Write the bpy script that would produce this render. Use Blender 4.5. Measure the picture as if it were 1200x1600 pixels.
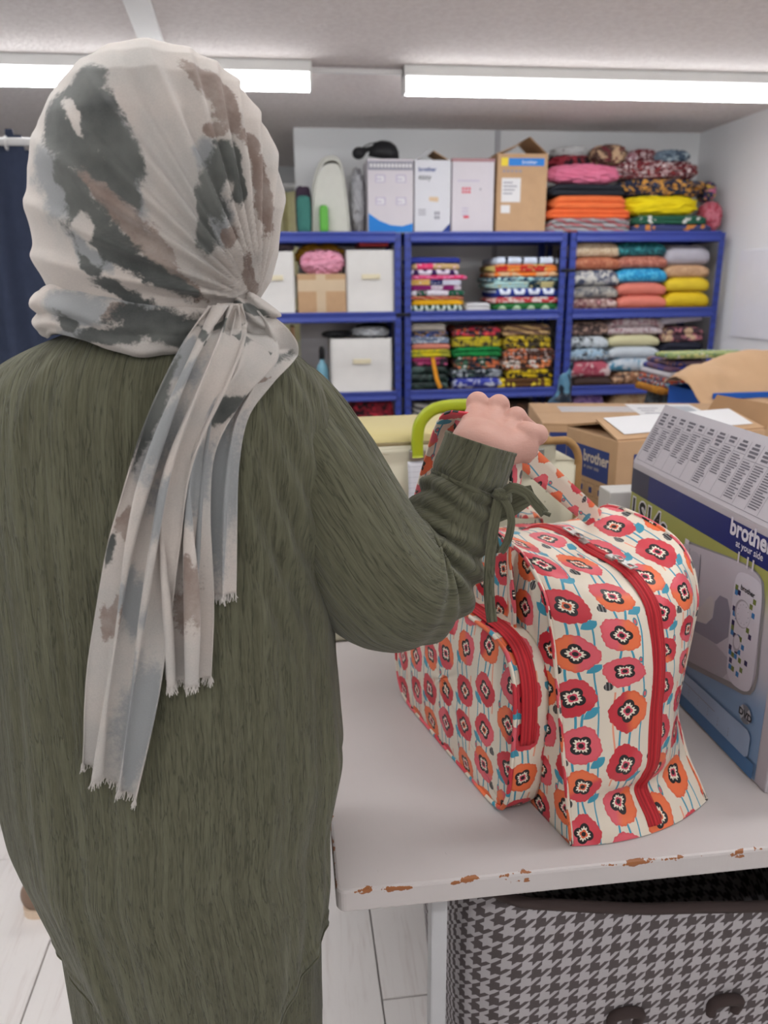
import bpy, bmesh, math, random
import numpy as np
from mathutils import Vector, Matrix, noise

SC = bpy.context.scene
COL = SC.collection
for _o in list(bpy.data.objects):
    bpy.data.objects.remove(_o)

# ------------------------------------------------------------------ camera
FPX = 1200.0                      # focal length in pixels of the 1200x1600 frame
CAM = np.array([0.0, 0.0, 1.48])
_y, _p, _r = np.radians([7.0, 16.5, 0.57])
FW = np.array([np.sin(_y) * np.cos(_p), np.cos(_y) * np.cos(_p), -np.sin(_p)])
_rt = np.array([np.cos(_y), -np.sin(_y), 0.0])
_up = np.cross(_rt, FW)
RT = np.cos(_r) * _rt - np.sin(_r) * _up
UP = np.sin(_r) * _rt + np.cos(_r) * _up
cam_d = bpy.data.cameras.new('camera')
cam = bpy.data.objects.new('camera', cam_d)
COL.objects.link(cam)
cam.matrix_world = Matrix(((RT[0], UP[0], -FW[0], CAM[0]), (RT[1], UP[1], -FW[1], CAM[1]),
                           (RT[2], UP[2], -FW[2], CAM[2]), (0, 0, 0, 1)))
cam_d.sensor_fit = 'VERTICAL'
cam_d.sensor_height = 36.0
cam_d.lens = 27.0
cam_d.clip_start = 0.05
cam_d.dof.use_dof = True
cam_d.dof.focus_distance = 0.92
cam_d.dof.aperture_fstop = 5.4
SC.camera = cam

# ------------------------------------------------------------------ world, exposure
w = bpy.data.worlds.new('world'); SC.world = w
w.use_nodes = True
w.node_tree.nodes['Background'].inputs[0].default_value = (0.75, 0.8, 0.9, 1)
w.node_tree.nodes['Background'].inputs[1].default_value = 0.15
SC.view_settings.view_transform = 'Standard'
SC.view_settings.look = 'None'
SC.view_settings.gamma = 1.0
SC.view_settings.use_curve_mapping = False
SC.view_settings.exposure = 0.22
LAMP_POWER = 27.0                  # emission strength of every ceiling batten

# ------------------------------------------------------------------ helpers: points
def ray(px, py): return FW + RT * (px - 600) / FPX - UP * (py - 800) / FPX
def aty(px, py, Y):
    d = ray(px, py); return CAM + d * (Y / d[1])
def atz(px, py, z):
    d = ray(px, py); return CAM + d * ((z - CAM[2]) / d[2])
def atd(px, py, dep): return CAM + ray(px, py) * dep

def lin(c):
    c = c / 255.0
    return c / 12.92 if c <= 0.04045 else ((c + 0.055) / 1.055) ** 2.4
ALB = 1.55                        # photo colour to albedo
def S(r, g, b, k=None):
    k = ALB if k is None else k
    c = [lin(r) * k, lin(g) * k, lin(b) * k]; m = max(c)
    if m > 0.86: c = [v * 0.86 / m for v in c]
    return (c[0], c[1], c[2], 1.0)

# ------------------------------------------------------------------ helpers: node maths
class X:
    """socket wrapper with arithmetic that builds Math nodes"""
    def __init__(s, nt, sock): s.nt = nt; s.s = sock
    def op(s, o, *a):
        n = s.nt.nodes.new('ShaderNodeMath'); n.operation = o
        for i, v in enumerate((s,) + a):
            if isinstance(v, X): s.nt.links.new(v.s, n.inputs[i])
            else: n.inputs[i].default_value = v
        return X(s.nt, n.outputs[0])
    def __add__(s, o): return s.op('ADD', o)
    def __radd__(s, o): return s.op('ADD', o)
    def __sub__(s, o): return s.op('SUBTRACT', o)
    def __rsub__(s, o): return (s * -1.0) + o
    def __mul__(s, o): return s.op('MULTIPLY', o)
    def __rmul__(s, o): return s.op('MULTIPLY', o)
    def __truediv__(s, o): return s.op('DIVIDE', o)
    def floor(s): return s.op('FLOOR')
    def fract(s): return s.op('FRACT')
    def sin(s): return s.op('SINE')
    def cos(s): return s.op('COSINE')
    def abs(s): return s.op('ABSOLUTE')
    def sqrt(s): return s.op('SQRT')
    def lt(s, o): return s.op('LESS_THAN', o)
    def gt(s, o): return s.op('GREATER_THAN', o)
    def mod(s, o): return s.op('FLOORED_MODULO', o)
    def maxi(s, o): return s.op('MAXIMUM', o)
    def mini(s, o): return s.op('MINIMUM', o)
    def ramp(s, a, b):
        n = s.nt.nodes.new('ShaderNodeMapRange'); n.interpolation_type = 'SMOOTHSTEP'
        s.nt.links.new(s.s, n.inputs[0]); n.inputs[1].default_value = a; n.inputs[2].default_value = b
        return X(s.nt, n.outputs[0])

class MatB:
    """procedural material builder"""
    def __init__(s, name, rough=0.8, metal=0.0, spec=0.3):
        s.m = bpy.data.materials.new(name); s.m.use_nodes = True
        s.nt = s.m.node_tree
        s.b = s.nt.nodes['Principled BSDF']
        s.b.inputs['Roughness'].default_value = rough
        s.b.inputs['Metallic'].default_value = metal
        s.b.inputs['Specular IOR Level'].default_value = spec
        s._tc = None
    def tc(s, which='Object'):
        if s._tc is None: s._tc = s.nt.nodes.new('ShaderNodeTexCoord')
        return s._tc.outputs[which]
    def sep(s, vec):
        n = s.nt.nodes.new('ShaderNodeSeparateXYZ'); s.nt.links.new(vec, n.inputs[0])
        return [X(s.nt, n.outputs[i]) for i in range(3)]
    def comb(s, x, y, z=0.0):
        n = s.nt.nodes.new('ShaderNodeCombineXYZ')
        for i, v in enumerate((x, y, z)):
            if isinstance(v, X): s.nt.links.new(v.s, n.inputs[i])
            else: n.inputs[i].default_value = v
        return n.outputs[0]
    def mapv(s, vec, scale, loc=(0, 0, 0), rot=(0, 0, 0)):
        n = s.nt.nodes.new('ShaderNodeMapping'); s.nt.links.new(vec, n.inputs[0])
        n.inputs['Scale'].default_value = scale; n.inputs['Location'].default_value = loc
        n.inputs['Rotation'].default_value = rot
        return n.outputs[0]
    def noise(s, vec, scale=5.0, detail=3.0, rough=0.55, dist=0.0):
        n = s.nt.nodes.new('ShaderNodeTexNoise'); s.nt.links.new(vec, n.inputs['Vector'])
        n.inputs['Scale'].default_value = scale; n.inputs['Detail'].default_value = detail
        n.inputs['Roughness'].default_value = rough; n.inputs['Distortion'].default_value = dist
        return X(s.nt, n.outputs[0])
    def voro(s, vec, scale=5.0, feature='F1', rnd=1.0):
        n = s.nt.nodes.new('ShaderNodeTexVoronoi'); s.nt.links.new(vec, n.inputs['Vector'])
        n.feature = feature; n.inputs['Scale'].default_value = scale; n.inputs['Randomness'].default_value = rnd
        return X(s.nt, n.outputs['Distance'])
    def white(s, vec):
        n = s.nt.nodes.new('ShaderNodeTexWhiteNoise'); n.noise_dimensions = '3D'
        s.nt.links.new(vec, n.inputs['Vector'])
        c = s.nt.nodes.new('ShaderNodeSeparateColor'); s.nt.links.new(n.outputs['Color'], c.inputs[0])
        return [X(s.nt, c.outputs[i]) for i in range(3)]
    def attr(s, name):
        n = s.nt.nodes.new('ShaderNodeAttribute'); n.attribute_name = name
        c = s.nt.nodes.new('ShaderNodeSeparateColor'); s.nt.links.new(n.outputs['Color'], c.inputs[0])
        return [X(s.nt, c.outputs[i]) for i in range(3)]
    def mix(s, f, a, b):
        n = s.nt.nodes.new('ShaderNodeMix'); n.data_type = 'RGBA'
        if isinstance(f, X): s.nt.links.new(f.s, n.inputs[0])
        else: n.inputs[0].default_value = f
        for v, i in ((a, 6), (b, 7)):
            if isinstance(v, tuple): n.inputs[i].default_value = v
            else: s.nt.links.new(v, n.inputs[i])
        return n.outputs[2]
    def color(s, c):
        if isinstance(c, tuple): s.b.inputs['Base Color'].default_value = c
        else: s.nt.links.new(c, s.b.inputs['Base Color'])
    def bump(s, h, strength=0.3, dist=0.002):
        n = s.nt.nodes.new('ShaderNodeBump'); n.inputs['Strength'].default_value = strength
        n.inputs['Distance'].default_value = dist
        s.nt.links.new(h.s, n.inputs['Height']); s.nt.links.new(n.outputs[0], s.b.inputs['Normal'])

MATS = {}
def plain(name, rgb, rough=0.7, var=0.08, scale=12.0, bump=0.0, bscale=60.0, metal=0.0, spec=0.3, k=None):
    if name in MATS: return MATS[name]
    b = MatB(name, rough, metal, spec)
    c = S(*rgb, k) if len(rgb) == 3 else rgb
    n = b.noise(b.tc(), scale, 4.0)
    d = tuple(v * (1 - 2 * var) for v in c[:3]) + (1.0,)
    e = tuple(min(v * (1 + 2 * var), 0.9) for v in c[:3]) + (1.0,)
    b.color(b.mix(n, d, e))
    if bump: b.bump(b.noise(b.tc(), bscale, 3.0), bump, 0.002)
    MATS[name] = b.m
    return b.m

# ------------------------------------------------------------------ helpers: meshes and objects
def link(o, parent=None):
    COL.objects.link(o)
    if parent is not None: o.parent = parent
    return o

def tag(o, label=None, cat=None, group=None, kind=None):
    if label: o['label'] = label
    if cat: o['category'] = cat
    if group: o['group'] = group
    if kind: o['kind'] = kind
    return o

def empty(name, loc=(0, 0, 0), rz=0.0):
    o = bpy.data.objects.new(name, None); o.location = loc; o.rotation_euler = (0, 0, rz)
    o.empty_display_size = 0.05
    return link(o)

def mk(name, verts, faces, mat, parent=None, smooth=True, loc=None, uv=None, kind=None):
    me = bpy.data.meshes.new(name)
    v = [tuple(map(float, q)) for q in verts]
    me.from_pydata(v, [], [tuple(int(i) for i in f) for f in faces])
    if smooth: me.polygons.foreach_set('use_smooth', [True] * len(me.polygons))
    if mat is not None: me.materials.append(mat)
    if uv is not None:
        l = me.uv_layers.new(name='UVMap')
        vi = np.zeros(len(me.loops), dtype=np.int32); me.loops.foreach_get('vertex_index', vi)
        l.data.foreach_set('uv', np.asarray(uv, dtype=np.float32)[vi].ravel())
    me.validate(); me.update()
    o = bpy.data.objects.new(name, me)
    if loc is not None: o.location = tuple(map(float, loc))
    link(o, parent)
    if kind: o['kind'] = kind
    return o

def obj(name, me, parent=None, loc=(0, 0, 0), rot=(0, 0, 0)):
    o = bpy.data.objects.new(name, me); o.location = tuple(map(float, loc)); o.rotation_euler = rot
    return link(o, parent)

def box_mesh(name, sx, sy, sz, mat, bev=0.004, seg=2, base=False):
    """bevelled box centred in x,y; z centred or standing on z=0"""
    bm = bmesh.new()
    bmesh.ops.create_cube(bm, size=1.0)
    bmesh.ops.scale(bm, vec=(sx, sy, sz), verts=bm.verts)
    if bev > 0:
        bmesh.ops.bevel(bm, geom=bm.edges[:], offset=min(bev, 0.45 * min(sx, sy, sz)), segments=seg, affect='EDGES', profile=0.6)
    if base: bmesh.ops.translate(bm, vec=(0, 0, sz / 2), verts=bm.verts)
    me = bpy.data.meshes.new(name); bm.to_mesh(me); bm.free()
    me.materials.append(mat)
    return me

def box(name, cx, cy, cz, sx, sy, sz, mat, parent=None, bev=0.004, seg=2, rot=(0, 0, 0)):
    return obj(name, box_mesh(name, sx, sy, sz, mat, bev, seg), parent, (cx, cy, cz), rot)

def span(name, a, b, mat, parent=None, bev=0.004, seg=2):
    a = np.array(a, float); b = np.array(b, float); c = (a + b) / 2; s = np.abs(b - a)
    return box(name, *c, *s, mat, parent, bev, seg)

def gridmesh(P, closed_u=False, closed_v=False):
    """P[i][j] points; returns verts, faces"""
    P = np.asarray(P, float); nu, nv = P.shape[:2]
    idx = np.arange(nu * nv).reshape(nu, nv)
    f = []
    iu = nu if closed_u else nu - 1; iv = nv if closed_v else nv - 1
    a = idx[np.arange(iu)][:, np.arange(iv)]
    b = idx[(np.arange(iu) + 1) % nu][:, np.arange(iv)]
    c = idx[(np.arange(iu) + 1) % nu][:, (np.arange(iv) + 1) % nv]
    d = idx[np.arange(iu)][:, (np.arange(iv) + 1) % nv]
    f = np.stack([a, b, c, d], -1).reshape(-1, 4)
    return P.reshape(-1, 3), f

def sheet(name, P, mat, parent=None, thick=0.0, closed_u=False, closed_v=False, uv=None, flip=False, offset=-1.0):
    v, f = gridmesh(P, closed_u, closed_v)
    if flip: f = f[:, ::-1]
    o = mk(name, v, f, mat, parent, True, None, None if uv is None else np.asarray(uv).reshape(-1, 2))
    if thick:
        m = o.modifiers.new('thickness', 'SOLIDIFY'); m.thickness = thick; m.offset = offset
    return o

def spline(pts, n, closed=False):
    """Catmull-Rom through pts -> n points (any dimension)"""
    P = np.asarray(pts, float); k = len(P)
    out = []
    T = np.linspace(0, k if closed else k - 1, n, endpoint=not closed)
    for t in T:
        i = int(np.floor(t)); 
        if not closed: i = min(i, k - 2)
        f = t - i
        g = (lambda j: P[j % k]) if closed else (lambda j: P[min(max(j, 0), k - 1)] if 0 <= j < k else (2 * P[0] - P[1] if j < 0 else 2 * P[-1] - P[-2]))
        a, b, c, d = g(i - 1), g(i), g(i + 1), g(i + 2)
        out.append(0.5 * ((2 * b) + (-a + c) * f + (2 * a - 5 * b + 4 * c - d) * f * f + (-a + 3 * b - 3 * c + d) * f ** 3))
    return np.array(out)

def frames(path, ref=(0, 0, 1)):
    """tangent, normal, binormal by parallel transport"""
    path = np.asarray(path, float)
    t = np.gradient(path, axis=0); t /= np.linalg.norm(t, axis=1)[:, None] + 1e-12
    n0 = np.asarray(ref, float); n0 = n0 - t[0] * (n0 @ t[0])
    if np.linalg.norm(n0) < 1e-5: n0 = np.array([1., 0, 0]) - t[0] * t[0][0]
    n0 /= np.linalg.norm(n0); N = [n0]
    for i in range(1, len(path)):
        n = N[-1] - t[i] * (N[-1] @ t[i]); N.append(n / (np.linalg.norm(n) + 1e-12))
    N = np.array(N)
    return t, N, np.cross(t, N)

def tube_vf(path, r, k=8, cap=True, ref=(0, 0, 1)):
    path = np.asarray(path, float); n = len(path)
    r = np.full(n, r) if np.isscalar(r) else np.asarray(r, float)
    t, N, B = frames(path, ref)
    a = np.linspace(0, 2 * np.pi, k, endpoint=False)
    P = path[:, None] + r[:, None, None] * (np.cos(a)[None, :, None] * N[:, None] + np.sin(a)[None, :, None] * B[:, None])
    v, f = gridmesh(P, False, True); f = [list(q) for q in f]
    if cap:
        f.append(list(range(k))[::-1]); f.append(list(range((n - 1) * k, n * k)))
    return v, f

def tube(name, path, r, mat, parent=None, k=8, ref=(0, 0, 1)):
    v, f = tube_vf(path, r, k, True, ref)
    return mk(name, v, f, mat, parent)

def join_vf(parts):
    V, F, o = [], [], 0
    for v, f in parts:
        V.extend([tuple(q) for q in v]); F.extend([tuple(int(i) + o for i in q) for q in f]); o += len(v)
    return V, F

def ribbon(name, path, width, thick, mat, parent=None, ref=(0, 0, 1), side=None, uvk=1.0):
    """flat band with real thickness along path; side = preferred width direction (vec or list)"""
    path = np.asarray(path, float); n = len(path)
    width = np.full(n, width) if np.isscalar(width) else np.asarray(width, float)
    t, N, B = frames(path, ref)
    if side is not None:
        sd = np.asarray(side, float); sd = np.broadcast_to(sd, path.shape)
        B = sd - t * np.sum(sd * t, 1)[:, None]; B /= np.linalg.norm(B, axis=1)[:, None]
        N = np.cross(B, t)
    q = np.array([(-.5, -.5), (-.25, -.62), (0, -.66), (.25, -.62), (.5, -.5), (.5, .5), (.25, .62), (0, .66), (-.25, .62), (-.5, .5)])
    P = path[:, None] + q[None, :, :1] * width[:, None, None] * B[:, None] + q[None, :, 1:] * thick * N[:, None]
    v, f = gridmesh(P, False, True); f = [list(a) for a in f]; k = len(q)
    f.append(list(range(k))[::-1]); f.append(list(range((n - 1) * k, n * k)))
    s = np.concatenate([[0], np.cumsum(np.linalg.norm(np.diff(path, axis=0), axis=1))])
    uv = np.stack(np.broadcast_arrays(q[None, :, 0] * width[:, None], s[:, None]), -1).reshape(-1, 2) * uvk
    return mk(name, v, f, mat, parent, True, None, uv)

def surface_nets(f, lo, hi, h):
    ax = [np.arange(lo[i], hi[i] + h, h) for i in range(3)]
    G = np.stack(np.meshgrid(*ax, indexing='ij'), -1)
    D = f(G); s = D < 0
    n = np.array(D.shape) - 1
    acc = np.zeros(tuple(n) + (3,)); cnt = np.zeros(tuple(n))
    def sl(o): return tuple(slice(o[i], o[i] + n[i]) for i in range(3))
    import itertools
    for d in range(3):
        for o in itertools.product((0, 1), repeat=3):
            if o[d]: continue
            o2 = list(o); o2[d] = 1
            A, Bv = D[sl(o)], D[sl(o2)]
            m = (A < 0) != (Bv < 0)
            t = np.where(m, A / np.where(A - Bv == 0, 1, A - Bv), 0)
            pos = G[sl(o)] + t[..., None] * (G[sl(o2)] - G[sl(o)])
            acc += pos * m[..., None]; cnt += m
    use = cnt > 0
    idx = np.full(tuple(n), -1); idx[use] = np.arange(use.sum())
    V = acc[use] / cnt[use][:, None]
    F = []
    for d in range(3):
        e = [(d + 1) % 3, (d + 2) % 3]
        a = [slice(1, n[i]) for i in range(3)]; a[d] = slice(0, n[d])
        b = list(a); b[d] = slice(1, n[d] + 1)
        sa, sb = s[tuple(a)], s[tuple(b)]
        w_ = np.argwhere(sa != sb)
        if not len(w_): continue
        base = w_.copy(); base[:, e[0]] += 1; base[:, e[1]] += 1
        inside = sa[tuple(w_.T)]
        def c(d0, d1):
            q = base.copy(); q[:, e[0]] += d0; q[:, e[1]] += d1
            return idx[tuple(q.T)]
        Q = np.stack([c(-1, -1), c(0, -1), c(0, 0), c(-1, 0)], -1)
        Q[~inside] = Q[~inside][:, ::-1]
        F.append(Q)
    return V, np.concatenate(F)

def cone(G, a, b, ra, rb):
    a = np.asarray(a, float); b = np.asarray(b, float); ab = b - a
    t = np.clip(((G - a) @ ab) / (ab @ ab + 1e-12), 0, 1)
    return np.linalg.norm(G - a - t[..., None] * ab, axis=-1) - (ra + (rb - ra) * t)
def ell(G, c, r):
    q = (G - np.asarray(c, float)) / np.asarray(r, float); l = np.linalg.norm(q, axis=-1)
    return (l - 1) * min(r)
def smin(a, b, k):
    h = np.clip(0.5 + 0.5 * (b - a) / k, 0, 1)
    return b + (a - b) * h - k * h * (1 - h)

def chaikin(P, n=2, closed=True):
    P = np.asarray(P, float)
    for _ in range(n):
        Q = np.roll(P, -1, 0) if closed else P[1:]
        R = P if closed else P[:-1]
        N = np.stack([0.75 * R + 0.25 * Q, 0.25 * R + 0.75 * Q], 1).reshape(-1, P.shape[1])
        P = N if closed else np.concatenate([P[:1], N, P[-1:]])
    return P

_txt = {}
def text_mesh(txt, size, mat, bold=0.0, align='LEFT'):
    key = (txt, size, mat.name, bold, align)
    if key in _txt: return _txt[key]
    cu = bpy.data.curves.new('lettering', 'FONT'); cu.body = txt; cu.size = size; cu.offset = bold
    cu.align_x = align; cu.resolution_u = 3
    o = bpy.data.objects.new('lettering', cu); COL.objects.link(o)
    dg = bpy.context.evaluated_depsgraph_get(); dg.update()
    me = bpy.data.meshes.new_from_object(o.evaluated_get(dg))
    bpy.data.objects.remove(o); bpy.data.curves.remove(cu)
    me.name = 'lettering'; me.materials.clear(); me.materials.append(mat)
    _txt[key] = me
    return me
# ================================================================== THE ROOM
ZC = 2.335; XW = 2.53; YB = 4.80; XL = -2.0; YF = -2.6; YREC = 6.3
# wall paint
def paint(name, rgb, bump=0.12, sc=90, rough=0.75):
    b = MatB(name, rough)
    n = b.noise(b.tc(), 1.6, 4.0)
    c = S(*rgb)
    b.color(b.mix(n, tuple(v * .93 for v in c[:3]) + (1,), c))
    b.bump(b.noise(b.tc(), sc, 3.0), bump, 0.003)
    return b.m
M_wall = paint('white_wall_paint', (214, 215, 216))
M_wallr = paint('right_wall_paint', (214, 214, 216))
def ceil_mat():
    b = MatB('textured_ceiling', 0.9)
    n = b.noise(b.tc(), 45.0, 5.0, 0.7)
    m = b.noise(b.tc(), 1.2, 3.0)
    c = b.mix(n.ramp(.35, .65), S(186, 179, 177), S(206, 200, 198))
    c2 = b.mix((m - .5) * .5 + .25, c, S(188, 181, 178))
    b.color(c2); b.bump(b.noise(b.tc(), 70.0, 4.0, .65), 0.7, 0.012)
    return b.m
M_ceil = ceil_mat()
M_trunk = plain('white_plastic_trunking', (206, 205, 204), 0.5, .02)

def struct(o): o['kind'] = 'structure'; return o
t = 0.1
struct(span('ceiling', (XL, YF, ZC), (XW, YREC, ZC + t), M_ceil, bev=0))
struct(span('wall_right', (XW, YF, 0), (XW + t, YREC, ZC), M_wallr, bev=0))
struct(span('wall_back', (0.095, YB, 0), (XW, YB + t, ZC), M_wall, bev=0))
struct(span('wall_recess', (XL, YREC, 0), (XW, YREC + t, ZC), M_wall, bev=0))
struct(span('wall_left', (XL - t, YF, 0), (XL, YREC, ZC), M_wall, bev=0))
struct(span('wall_front', (XL, YF - t, 0), (XW, YF, ZC), M_wall, bev=0))
# vertical slotted strip on the back wall
up = struct(span('trim_1', (1.265, YB - .012, .1), (1.295, YB - .0005, ZC - .002), plain('grey_metal_strip', (150, 150, 154), .5), bev=.003))

# ---- floor of white painted boards
def floor_mat(i):
    b = MatB('white_washed_board_%d' % i, 0.55)
    v = b.mapv(b.tc('Object'), (30, 2.2, 4), (i * 3.1, i * 7.7, 0))
    n = b.noise(v, 2.0, 6.0, .65, .6)
    g = b.noise(b.mapv(b.tc('Object'), (110, 3, 4), (i, i * 2, 0)), 2.0, 4.0)
    a = S(206 + 3 * (i % 3), 201 + 3 * (i % 3), 198 + 3 * (i % 3)); d = S(182, 174, 170)
    c = b.mix(n.ramp(.5, .8), a, d)
    c = b.mix(g.ramp(.68, .78) * .45, c, S(120, 108, 100))
    b.color(c); b.bump(n, .15, .002)
    return b.m
fl = struct(span('floor', (XL, YF, -.10), (XW, YREC, -.013), plain('dark_subfloor', (70, 60, 54)), bev=0))
PWID = 0.2533
fms = [floor_mat(i) for i in range(4)]
random.seed(5)
x0 = 0.143 - 9 * PWID
pl_cache = {}
for ci in range(40):
    xa = x0 + ci * PWID
    if xa + PWID > XW + PWID or xa < XL - PWID: continue
    xb = min(xa + PWID, XW); xa_ = max(xa, XL)
    off = {9: 1.283, 8: .55, 6: 1.0}.get(ci, random.uniform(0, 1.3))
    ys = off - 1.3 * 4
    while ys < YREC:
        a = max(ys, YF); e = min(ys + 1.3, YREC)
        if e - a > .03 and xb - xa_ > .03:
            key = (round(xb - xa_, 3), round(e - a, 3), random.randrange(4))
            if key not in pl_cache:
                pl_cache[key] = box_mesh('plank', key[0] - .003, key[1] - .003, .013, fms[key[2]], .0015, 1)
            obj('plank', pl_cache[key], fl, ((xa_ + xb) / 2 - fl.location.x, (a + e) / 2 - fl.location.y, -.0066 - fl.location.z))
        ys += 1.3

# ---- ceiling trunking strips
tr = empty('ceiling_trunking', (-.43, 2.9, ZC)); tag(tr, 'flat white cable trunking running along the ceiling above the scarfed head', 'trunking')
A0, A1 = atz(215, 0, ZC), atz(238, 66, ZC)
dirv = (A1 - A0) / np.linalg.norm(A1 - A0); 
yaw = math.atan2(-dirv[0], dirv[1])
o = box('cover', 0, 0, -.008, .085, 3.4, .015, M_trunk, tr, .003); o.rotation_euler = (0, 0, yaw)
tr.location = (A0[0] + dirv[0] * .5, A0[1] + dirv[1] * .5, ZC)

# ---- LED battens
def emis(name, col, st):
    m = bpy.data.materials.new(name); m.use_nodes = True; nt = m.node_tree
    b = nt.nodes['Principled BSDF']; b.inputs['Base Color'].default_value = (.9, .9, .9, 1)
    b.inputs['Emission Color'].default_value = col; b.inputs['Emission Strength'].default_value = st
    return m
M_led = emis('led_diffuser', (.985, 1.0, 1.01, 1), LAMP_POWER)
M_leds = emis('led_diffuser_side', (.985, 1.0, 1.01, 1), LAMP_POWER * .16)
M_hous = plain('white_batten_housing', (215, 215, 213), .45, .02)
M_gapshadow = plain('brown_gap_shadow', (140, 128, 120), .9)
def batten(x0, x1, y, label):
    r = empty('ceiling_light', ((x0 + x1) / 2, y, ZC)); L = x1 - x0
    tag(r, label, 'ceiling light', 'led battens on the ceiling')
    box('housing', 0, 0, -.021, L, .086, .042, M_hous, r, .006)
    # rounded diffuser
    prof = [(-.035, -.042), (-.035, -.046), (-.035, -.088), (-.029, -.098), (-.016, -.102), (.016, -.102), (.029, -.098), (.035, -.088), (.035, -.046), (.035, -.042)]
    P = np.array([[(s * (L / 2 - .012), a, b_) for (a, b_) in prof] for s in (-1, 1)])
    v, f = gridmesh(P, False, True); k = len(prof); f = [list(q) for q in f] + [list(range(k)), list(range(2 * k - 1, k - 1, -1))]
    df = mk('diffuser', v, f, M_led, r, True); df.data.materials.append(M_leds)
    for p in df.data.polygons:                       # the strip faces down, so the cover's upright sides glow less
        if abs(p.normal.y) > .9: p.material_index = 1
    for s in (-1, 1): box('end_cap', s * (L / 2 - .006), 0, -.053, .012, .074, .104, M_hous, r, .004)
    return r
LY = 3.50
batten(.525, 2.30, LY, 'long white LED batten at the right of the ceiling, over the shelves')
batten(-1.63, .150, LY - .03, 'long white LED batten at the left of the ceiling, behind the scarfed head')
for xs in ((-1.75, .02), (.45, 2.2)):
    for yy in (1.05, -.55):
        batten(xs[0], xs[1], yy, 'white LED batten on the ceiling %s, outside the view at the %s' % ('over the table' if yy > 0 else 'behind the camera', 'left' if xs[0] < 0 else 'right'))
o = span('cable_conduit', (.15, LY - .012, ZC - .03), (.525, LY + .012, ZC - .012), M_trunk, bev=.004)
tag(o, 'thin white conduit joining the two ceiling battens', 'conduit')
o = span('ceiling_patch', (.42, LY + .045, ZC - .006), (.66, LY + .10, ZC - .0005), M_gapshadow, bev=.002)  # dark strip standing in for the gap shadow above the batten
tag(o, 'brownish painted gap shadow strip on the ceiling beside the right batten', 'shadow strip')

# ---- panel on the right wall
o = span('wall_panel', (XW - .012, 3.35, 1.18), (XW - .0005, 4.21, 1.64), plain('pale_grey_panel', (190, 190, 196), .35, .02), bev=.003)
tag(o, 'pale grey board mounted on the white right wall', 'board')

# ---- navy curtain on a white rail at the left
M_navy = plain('navy_curtain_cloth', (54, 62, 82), .9, .1, 30, .15, 300, k=1.3)
r = empty('curtain', (-1.2, 3.2, 0)); tag(r, 'dark navy curtain hanging from a white rail at the left edge', 'curtain')
n = 260
u = np.linspace(-.75, .54, n)
def cfold(u, z):
    return .035 * np.sin(u * 27 + .8 * np.sin(u * 9)) + .012 * np.sin(u * 61 + 1)
rows = []
for zz in np.linspace(.03, 1.985, 40):
    k = .55 + .45 * (1 - zz / 2)
    top = np.where((np.abs(u - .25) < .03), .05, 0) * max(0, (zz - 1.9) / .085)
    rows.append(np.stack([u, cfold(u, zz) * k * 1.1, np.full(n, zz) - .02 * (zz > 1.95) * (np.sin(u * 27) > .4) + top], -1))
sheet('drape', np.array(rows), M_navy, r, .003)
rl = tube('rail', [(-.8, 0, 1.99), (.62, 0, 1.99)], .014, M_trunk, r, 10)
for hx in np.arange(-.72, .6, .135):
    a = np.linspace(0, 2 * np.pi, 14)
    tube('hook', [(hx, .018 * np.cos(q), 1.985 + .022 * np.sin(q)) for q in a], .0035, M_trunk, r, 6)
v1, f1 = tube_vf([(-.3, 0, 1.99), (-.3, 0, ZC - .001)], .010, 8); mk('rail_hanger', v1, f1, M_trunk, r)

# ---- recess left of the shelves: rail and stacked pale boxes
M_py = plain('pale_yellow_plastic', (214, 205, 160), .5, .05)
M_pw = plain('cream_plastic', (214, 212, 190), .5, .05)
rr = empty('drawer_tower', (.10, 5.55, 0)); tag(rr, 'pale yellow drawer tower in the gap left of the shelves', 'drawer tower')
span('frame', (-.30, 0, 0), (.09, .35, 1.72), M_pw, rr, .01)
for k, zz in enumerate((.12, .45, .78, 1.11, 1.44)):
    d = span('drawer', (-.28, -.02, zz), (.075, .001, zz + .29), M_py if k % 2 else M_pw, rr, .012)
    box('handle', 0, -.012, .03, .12, .016, .03, M_pw, d, .005)
o = span('cloth_rail', (-.6, 5.35, 2.08), (.2, 5.38, 2.11), M_trunk, bev=.006); tag(o, 'white clothes rail in the gap left of the shelves', 'rail')
lp = tube('post', [(-.39, 0, -2.095), (-.39, 0, 0)], .012, M_trunk, o, 8); tube('post', [(.39, 0, -2.095), (.39, 0, 0)], .012, M_trunk, o, 8)
cl = empty('hanging_clothes', (0.06, 5.365, 2.09)); tag(cl, 'pale yellow garment hanging on the rail in the gap', 'garment')
P = []
for zz in np.linspace(-.55, -.03, 14):
    P.append([(-.12 + .2 * q, .03 * math.sin(q * 14) * (1 + zz), zz) for q in np.linspace(0, 1, 30)])
sheet('cloth', np.array(P), plain('pale_yellow_cloth', (214, 202, 160), .9), cl, .004)
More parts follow.
